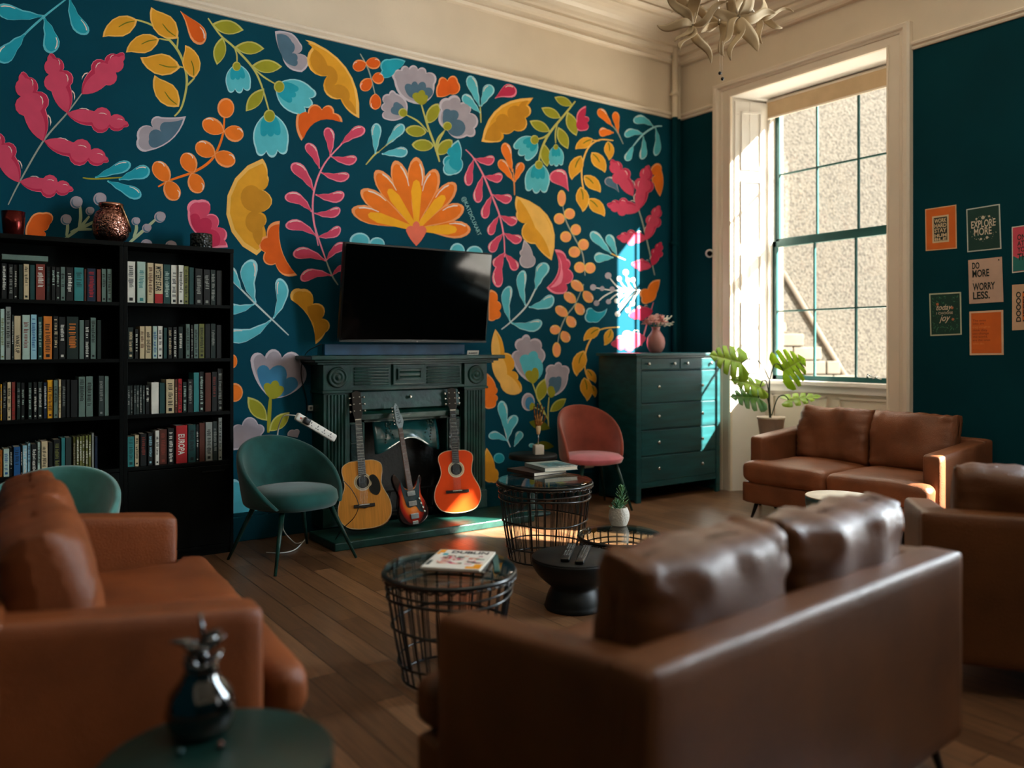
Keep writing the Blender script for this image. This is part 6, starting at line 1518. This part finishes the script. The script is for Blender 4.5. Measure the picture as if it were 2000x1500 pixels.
# magazines on the nearest wire table
ob, wd, hd_, t_ = slab('magazine', 'dark-covered magazine lying under the colourful one on the nearest wire table', 'magazine', [(846, 1069), (953, 1078), (959, 1124), (842, 1112)], 0.4620, 0.010, flat('#0c1716', .3), M['paper'], 'magazines on the nearest wire table')
ob2, wd2, hd2_, t2 = slab('magazine', 'thin pale brochure poking out beside the stacked magazines on the nearest wire table', 'magazine', [(962, 1082), (976, 1084), (973, 1114), (964, 1117)], 0.4555, 0.006, flat('#2b5a58', .3), M['paper'], 'magazines on the nearest wire table')
ob, wd, hd_, t_ = slab('magazine', 'white magazine with red and orange cover, topmost on the nearest wire table', 'magazine', [(850, 1066), (946, 1079), (951, 1120), (845, 1107)], 0.4724, 0.008, flat('#e4e0d6', .3), M['paper'], 'magazines on the nearest wire table')
tz = t_ + 0.0005
def pat(col, quads, nm, dz=0):
    mb = MB()
    for (x, y, a, b) in quads: mb.add([(x * wd, y * hd_, tz + dz), ((x + a) * wd, y * hd_, tz + dz), ((x + a) * wd, (y + b) * hd_, tz + dz), (x * wd, (y + b) * hd_, tz + dz)], [[0, 1, 2, 3]])
    return mb.build(nm, flat(col, .3), ob, fix=False)
pat('#f0a020', [(-.95, .62, .22, .34), (-.95, .45, .1, .2), (.45, -.93, .5, .2), (.68, -.75, .26, .3)], 'orange_print')
pat('#2fa5b0', [(-.72, .35, .18, .22)], 'blue_print')
pat('#5a605e', [(-.94, -.75, .12, .5)], 'barcode')
tx = MB(); add_text(tx, 'DUBLIN', lambda a, b: (-.50 * wd + a, .62 * hd_ + b * .9, tz + .0003), hd_ * .42, bold=0.03, width=wd * 1.3); tx.build('title', flat('#20262c', .3), ob, fix=False)
rnd = random.Random(9); cols = ['#d83a3c', '#f07a6a', '#e25a80', '#303a34', '#e8926a', '#4a8a6a', '#b03058']
for i, c in enumerate(cols):
    qs = []
    for k in range(9):
        y = rnd.uniform(-.55, .38); lim = .35 if y > .15 else .0; x = rnd.uniform(-.7 + lim * .4, .6); qs.append((x, y, rnd.uniform(.05, .30), rnd.uniform(.03, .09)))
    pat(c, qs, 'cover_art', 0.0001 * (i + 1))
# white cup-like blur and dark glossy ornament on the foreground table
og = thing('ornament', 'dark glossy leafy ornament with bright highlights on the foreground table', 'ornament', (*at_z(392, 1430, 0.453).xy, 0.4525)); og.scale = (1.35, 1.35, 1.3)
gl = mat('black_gloss_glaze', '#050a0a', rough=0.08, spec=0.9, coat=0.8, var=0.05)
MB().lathe([(0, 0), (0.040, 0), (0.052, 0.012), (0.060, 0.04), (0.052, 0.075), (0.034, 0.098), (0.026, 0.118), (0.030, 0.13), (0.022, 0.13), (0, 0.11)], 36).build('vase', gl, og)
rnd = random.Random(12)
for i in range(11):
    a = i * 2.4 + .3; el_ = rnd.uniform(.1, 1.1); d = Vector((cos(a) * cos(el_), sin(a) * cos(el_), sin(el_))); b0 = Vector((0, 0, 0.11 + 0.006 * i))
    ln = rnd.uniform(.035, .06); mb = MB().tube([b0, b0 + d * ln * .35, b0 + d * ln * .7, b0 + d * ln], [0.003, 0.013, 0.011, 0.002], 8, flat=.5); mb.build('leaf', gl, og)
MB().tube([(0, 0, 0.12), (0.003, 0, 0.18), (0.0, 0.002, 0.215)], [0.004, 0.004, 0.003], 8).build('stem', gl, og)
for i, (px_, py_, lab) in enumerate(((352, 1470, 'small glossy dark bead nearest the picture edge on the foreground table'), (335, 1412, 'small glossy dark bead left of the ornament on the foreground table'), (430, 1456, 'small coppery bead right of the ornament on the foreground table'))):
    p_ = at_z(px_, py_, 0.46); tag(MB().ball((0, 0, 0), 0.009, 16).build('bead', mat('bead_gloss_%d' % i, ['#27484c', '#4a5048', '#5c3a30'][i], rough=0.08, spec=0.9, metal=0.6), loc=(p_.x, p_.y, 0.4615)), lab, 'bead')

# ------------------------------------------------------------------ monstera
mp_ = at(1506, 815, 7.0); ms = thing('potted_monstera', 'potted monstera with big split leaves between the window and the sofa', 'potted plant', (mp_.x, mp_.y, 0.55))
MB().lathe([(0, 0), (0.082, 0), (0.088, 0.006), (0.112, 0.195), (0.118, 0.197), (0.118, 0.215), (0.108, 0.215), (0.104, 0.185), (0, 0.185)], 40).build('pot', M['terracotta'], ms)
MB().lathe([(0, 0.186), (0.102, 0.186)], 30).build('soil', flat('#2c1e15', .9), ms)
stn = thing('plant_stand', 'low dark stand carrying the monstera pot behind the window sofa', 'stand', (mp_.x, mp_.y, 0))
MB().lathe([(0, .525), (.13, .525), (.135, .535), (.13, .549), (0, .549)], 36).build('top', M['black_wood'], stn)
for k in range(3): a = k * 2.094; MB().tube([(0.08 * cos(a), 0.08 * sin(a), .53), (0.09 * cos(a), 0.09 * sin(a), 0)], 0.012, 8).build('leg', M['black_wood'], stn)
leafm = mat('monstera_green', '#b6d24c', rough=0.4, spec=0.4, second='#84ae38', vscale=12); leafb = mat('monstera_pale', '#8fc0a0', rough=0.35, second='#4f9a70', vscale=12)
for q_ in (leafm, leafb):      # leaves let some daylight through
    N = q_.node_tree.nodes; L = q_.node_tree.links; p_ = N['Principled BSDF']; tr = N.new('ShaderNodeBsdfTranslucent'); mx = N.new('ShaderNodeMixShader'); mx.inputs[0].default_value = 0.45
    tr.inputs[0].default_value = (0.55, 0.75, 0.08, 1); out = N['Material Output']; L.new(p_.outputs[0], mx.inputs[1]); L.new(tr.outputs[0], mx.inputs[2]); L.new(mx.outputs[0], out.inputs[0])
def monstera(base, tip, width, normal, mt, stem_from, droop=.12):
    base, tip = Vector(base), Vector(tip); d = tip - base; ln = d.length; d.normalize(); n_ = Vector(normal); n_ = (n_ - d * n_.dot(d)).normalized(); s = d.cross(n_)
    side = [(0.10, 0.0), (0.0, .10), (-.10, .22), (-.08, .40), (.04, .50), (.16, .52), (.19, .44), (.20, .16), (.235, .16), (.26, .48), (.38, .50), (.42, .42), (.40, .14), (.435, .14), (.49, .44), (.60, .42), (.62, .34), (.585, .11), (.62, .11), (.69, .34), (.79, .27), (.80, .20), (.75, .07), (.785, .07), (.86, .18), (.94, .09), (1.0, 0.0)]
    def pt(u, w_): return base + d * (u * ln) + s * (w_ * width) - n_ * (droop * ln * (u * u * .6 + (w_ * 1.6) ** 2 * .8))
    mb = MB(); vs = []; fs = []
    for sg in (-1, 1):
        b = len(vs); vs += [pt(u, w_ * sg) for u, w_ in side]; mid0 = len(vs); vs += [pt(max(.10, u), 0) for u, w_ in side]
        for i in range(len(side) - 1): fs.append([b + i, b + i + 1, mid0 + i + 1, mid0 + i])
    mb.add(vs, fs, 0, True); o = mb.build('leaf', mt, ms, fix=False); o.matrix_parent_inverse = Matrix(); o.location = -ms.location
    sd = o.modifiers.new('thickness', 'SOLIDIFY'); sd.thickness = 0.0015
    vb = MB().tube([pt(u / 8, 0) + n_ * .001 for u in range(1, 8)], [0.003 - .0003 * i for i in range(7)], 5)
    for i in range(5):
        for sg in (-1, 1): vb.tube([pt(.12 + .16 * i, 0) + n_ * .001, pt(.18 + .16 * i, .2 * sg) + n_ * .001, pt(.22 + .155 * i, (.40 - .05 * i) * sg) + n_ * .001], [.0016, .0012, .0006], 4)
    vb.build('leaf_veins', mat('leaf_vein', '#c9d68a', rough=.5) if 'leaf_vein' not in bpy.data.materials else bpy.data.materials['leaf_vein'], ms, fix=False).location = -ms.location
    sf = Vector(stem_from); j = pt(.12, 0)
    st = MB().tube(catmull([tuple(sf), tuple(sf.lerp(j, .35) + Vector((0, 0, .10))), tuple(sf.lerp(j, .75) + Vector((0, 0, .07))), tuple(j)], 6, False), 0.0048, 8); q = st.build('stem', mat('monstera_stem', '#31452a', rough=.5) if 'monstera_stem' not in bpy.data.materials else bpy.data.materials['monstera_stem'], ms); q.location = -ms.location
D0 = 6.92; top_ = at(1503, 742, D0); bot_ = at(1505, 822, D0); cam_n = (-.55, -.75, .35)
ts = MB().tube([bot_, at(1502, 785, D0), top_], [0.011, .009, .006], 10); ts.build('main_stem', flat('#2b3d2a', .6), ms).location = -ms.location
monstera(at(1456, 712, D0 - .05), at(1388, 690, D0 - .12), .34, (-.35, -.75, .55), leafm, top_)
monstera(at(1524, 728, D0), at(1573, 700, D0 - .05), .36, (-.6, -.75, .2), leafm, top_)
monstera(at(1492, 758, D0 - .05), at(1428, 738, D0 - .12), .24, (-.3, -.6, .75), leafm, at(1503, 775, D0))
monstera(at(1488, 778, D0 - .05), at(1428, 772, D0 - .10), .28, (-.3, -.6, .7), leafb, at(1504, 800, D0))
monstera(at(1532, 782, D0 - .02), at(1604, 772, D0 - .10), .26, (-.15, -.35, .93), leafm, at(1507, 812, D0), .04)

# ------------------------------------------------------------------ ceiling lamp of leaf-shaped petals
CD = 4.4; hub = at(1395, -70, CD)
ch = thing('chandelier', 'cream metal ceiling lamp made of twisting leaf-shaped petals', 'ceiling lamp', hub)
MB().tube([(0, 0, 0), (0, 0, CZ - hub.z - 0.001)], 0.008, 8).build('suspension_rod', M['cream_gloss'], ch)
MB().lathe([(0.0, 0.0), (0.055, 0.0), (0.06, -0.01), (0.02, -0.04), (0, -0.04)], 24, (0, 0, CZ - hub.z)).build('ceiling_rose', M['cream_gloss'], ch)
MB().ball((0, 0, 0), 0.05, 16).build('hub', M['cream_gloss'], ch)
petal_m = mat('cream_enamel_petal', '#b39c7a', rough=0.65, spec=0.2, var=0.05)
def petal(c, d, roll, ln, w_, curl):
    d = Vector(d).normalized(); n_ = d.orthogonal().normalized(); n_.rotate(Matrix.Rotation(roll, 3, d)); s = d.cross(n_)
    vs = []; fs = []; nu, nv = 14, 4
    for i in range(nu + 1):
        u = i / nu; wid = w_ * (sin(pi * u ** .75) ** .8) * .5 + .002
        ctr = c + d * ln * u + n_ * curl * ln * sin(2 * pi * u * .9) * .35 + s * curl * ln * .25 * sin(2 * pi * u)
        for j in range(nv + 1):
            v_ = j / nv * 2 - 1; vs.append(ctr + s * wid * v_ - n_ * wid * .10 * v_ * v_)
    for i in range(nu):
        for j in range(nv): a = i * (nv + 1) + j; fs.append([a, a + nv + 1, a + nv + 2, a + 1])
    o = MB().add(vs, fs, 0, True).build('petal', petal_m, ch, fix=False); sd = o.modifiers.new('thickness', 'SOLIDIFY'); sd.thickness = 0.003
rg = Vector((sin(HD), -cos(HD), 0)); up_ = Vector((0, 0, 1)); fwd = Vector((cos(HD), sin(HD), 0)); rnd = random.Random(21)
for (px_, py_, dd_, angs) in ((1352, 50, CD - .05, [(-172, .20, .05), (-115, .17, .06), (88, .26, .07), (130, .22, .05), (-62, .21, .045), (28, .2, .04), (-135, .12, .07)]), (1443, 33, CD - .08, [(8, .21, .055), (-62, .20, .075), (172, .16, .055), (62, .19, .07), (-100, .24, .05), (-125, .2, .04), (120, .18, .05)]),
                              (1405, 45, CD + .12, [(-35, .2, .06), (-150, .16, .05), (-85, .2, .06), (40, .2, .05), (150, .2, .05)]), (1475, 28, CD + .15, [(-20, .17, .04), (-75, .16, .04), (60, .2, .05), (0, .2, .02)]), (1318, -30, CD + .1, [(-100, .17, .02), (-60, .2, .05), (160, .2, .05), (60, .2, .05)]), (1400, -60, CD - .15, [(0, .2, .06), (60, .2, .06), (120, .2, .06), (180, .2, .06), (-50, .2, .06), (-130, .2, .06)])):
    c0 = at(px_, py_, dd_) - hub
    MB().tube([(0, 0, 0), tuple(c0 * .5 + Vector((0, 0, .05))), tuple(c0)], 0.005, 6).build('arm', M['cream_gloss'], ch)
    MB().ball(c0, 0.012, 8).build('lamp_holder', flat('#7a6a50'), ch)
    for a, ln, w_ in angs:
        a = radians(a); d = rg * cos(a) + up_ * sin(a) + fwd * rnd.uniform(-.5, .3)
        petal(c0, d, rnd.uniform(-.5, .9), ln * 1.05, w_ * 0.95, rnd.choice((-1, 1)) * rnd.uniform(.15, .35))
for (px_, py_) in ((1406, 143), (1411, 154)):
    b_ = at(px_, py_, CD) - hub; MB().tube([at(px_, 80, CD) - hub, b_], 0.001, 4).build('pull_cord', M['cream_gloss'], ch); MB().ball(b_, 0.009, 12, sc=(1, 1, 1.1)).build('cord_bead', flat('#0d0d0c', .3), ch)
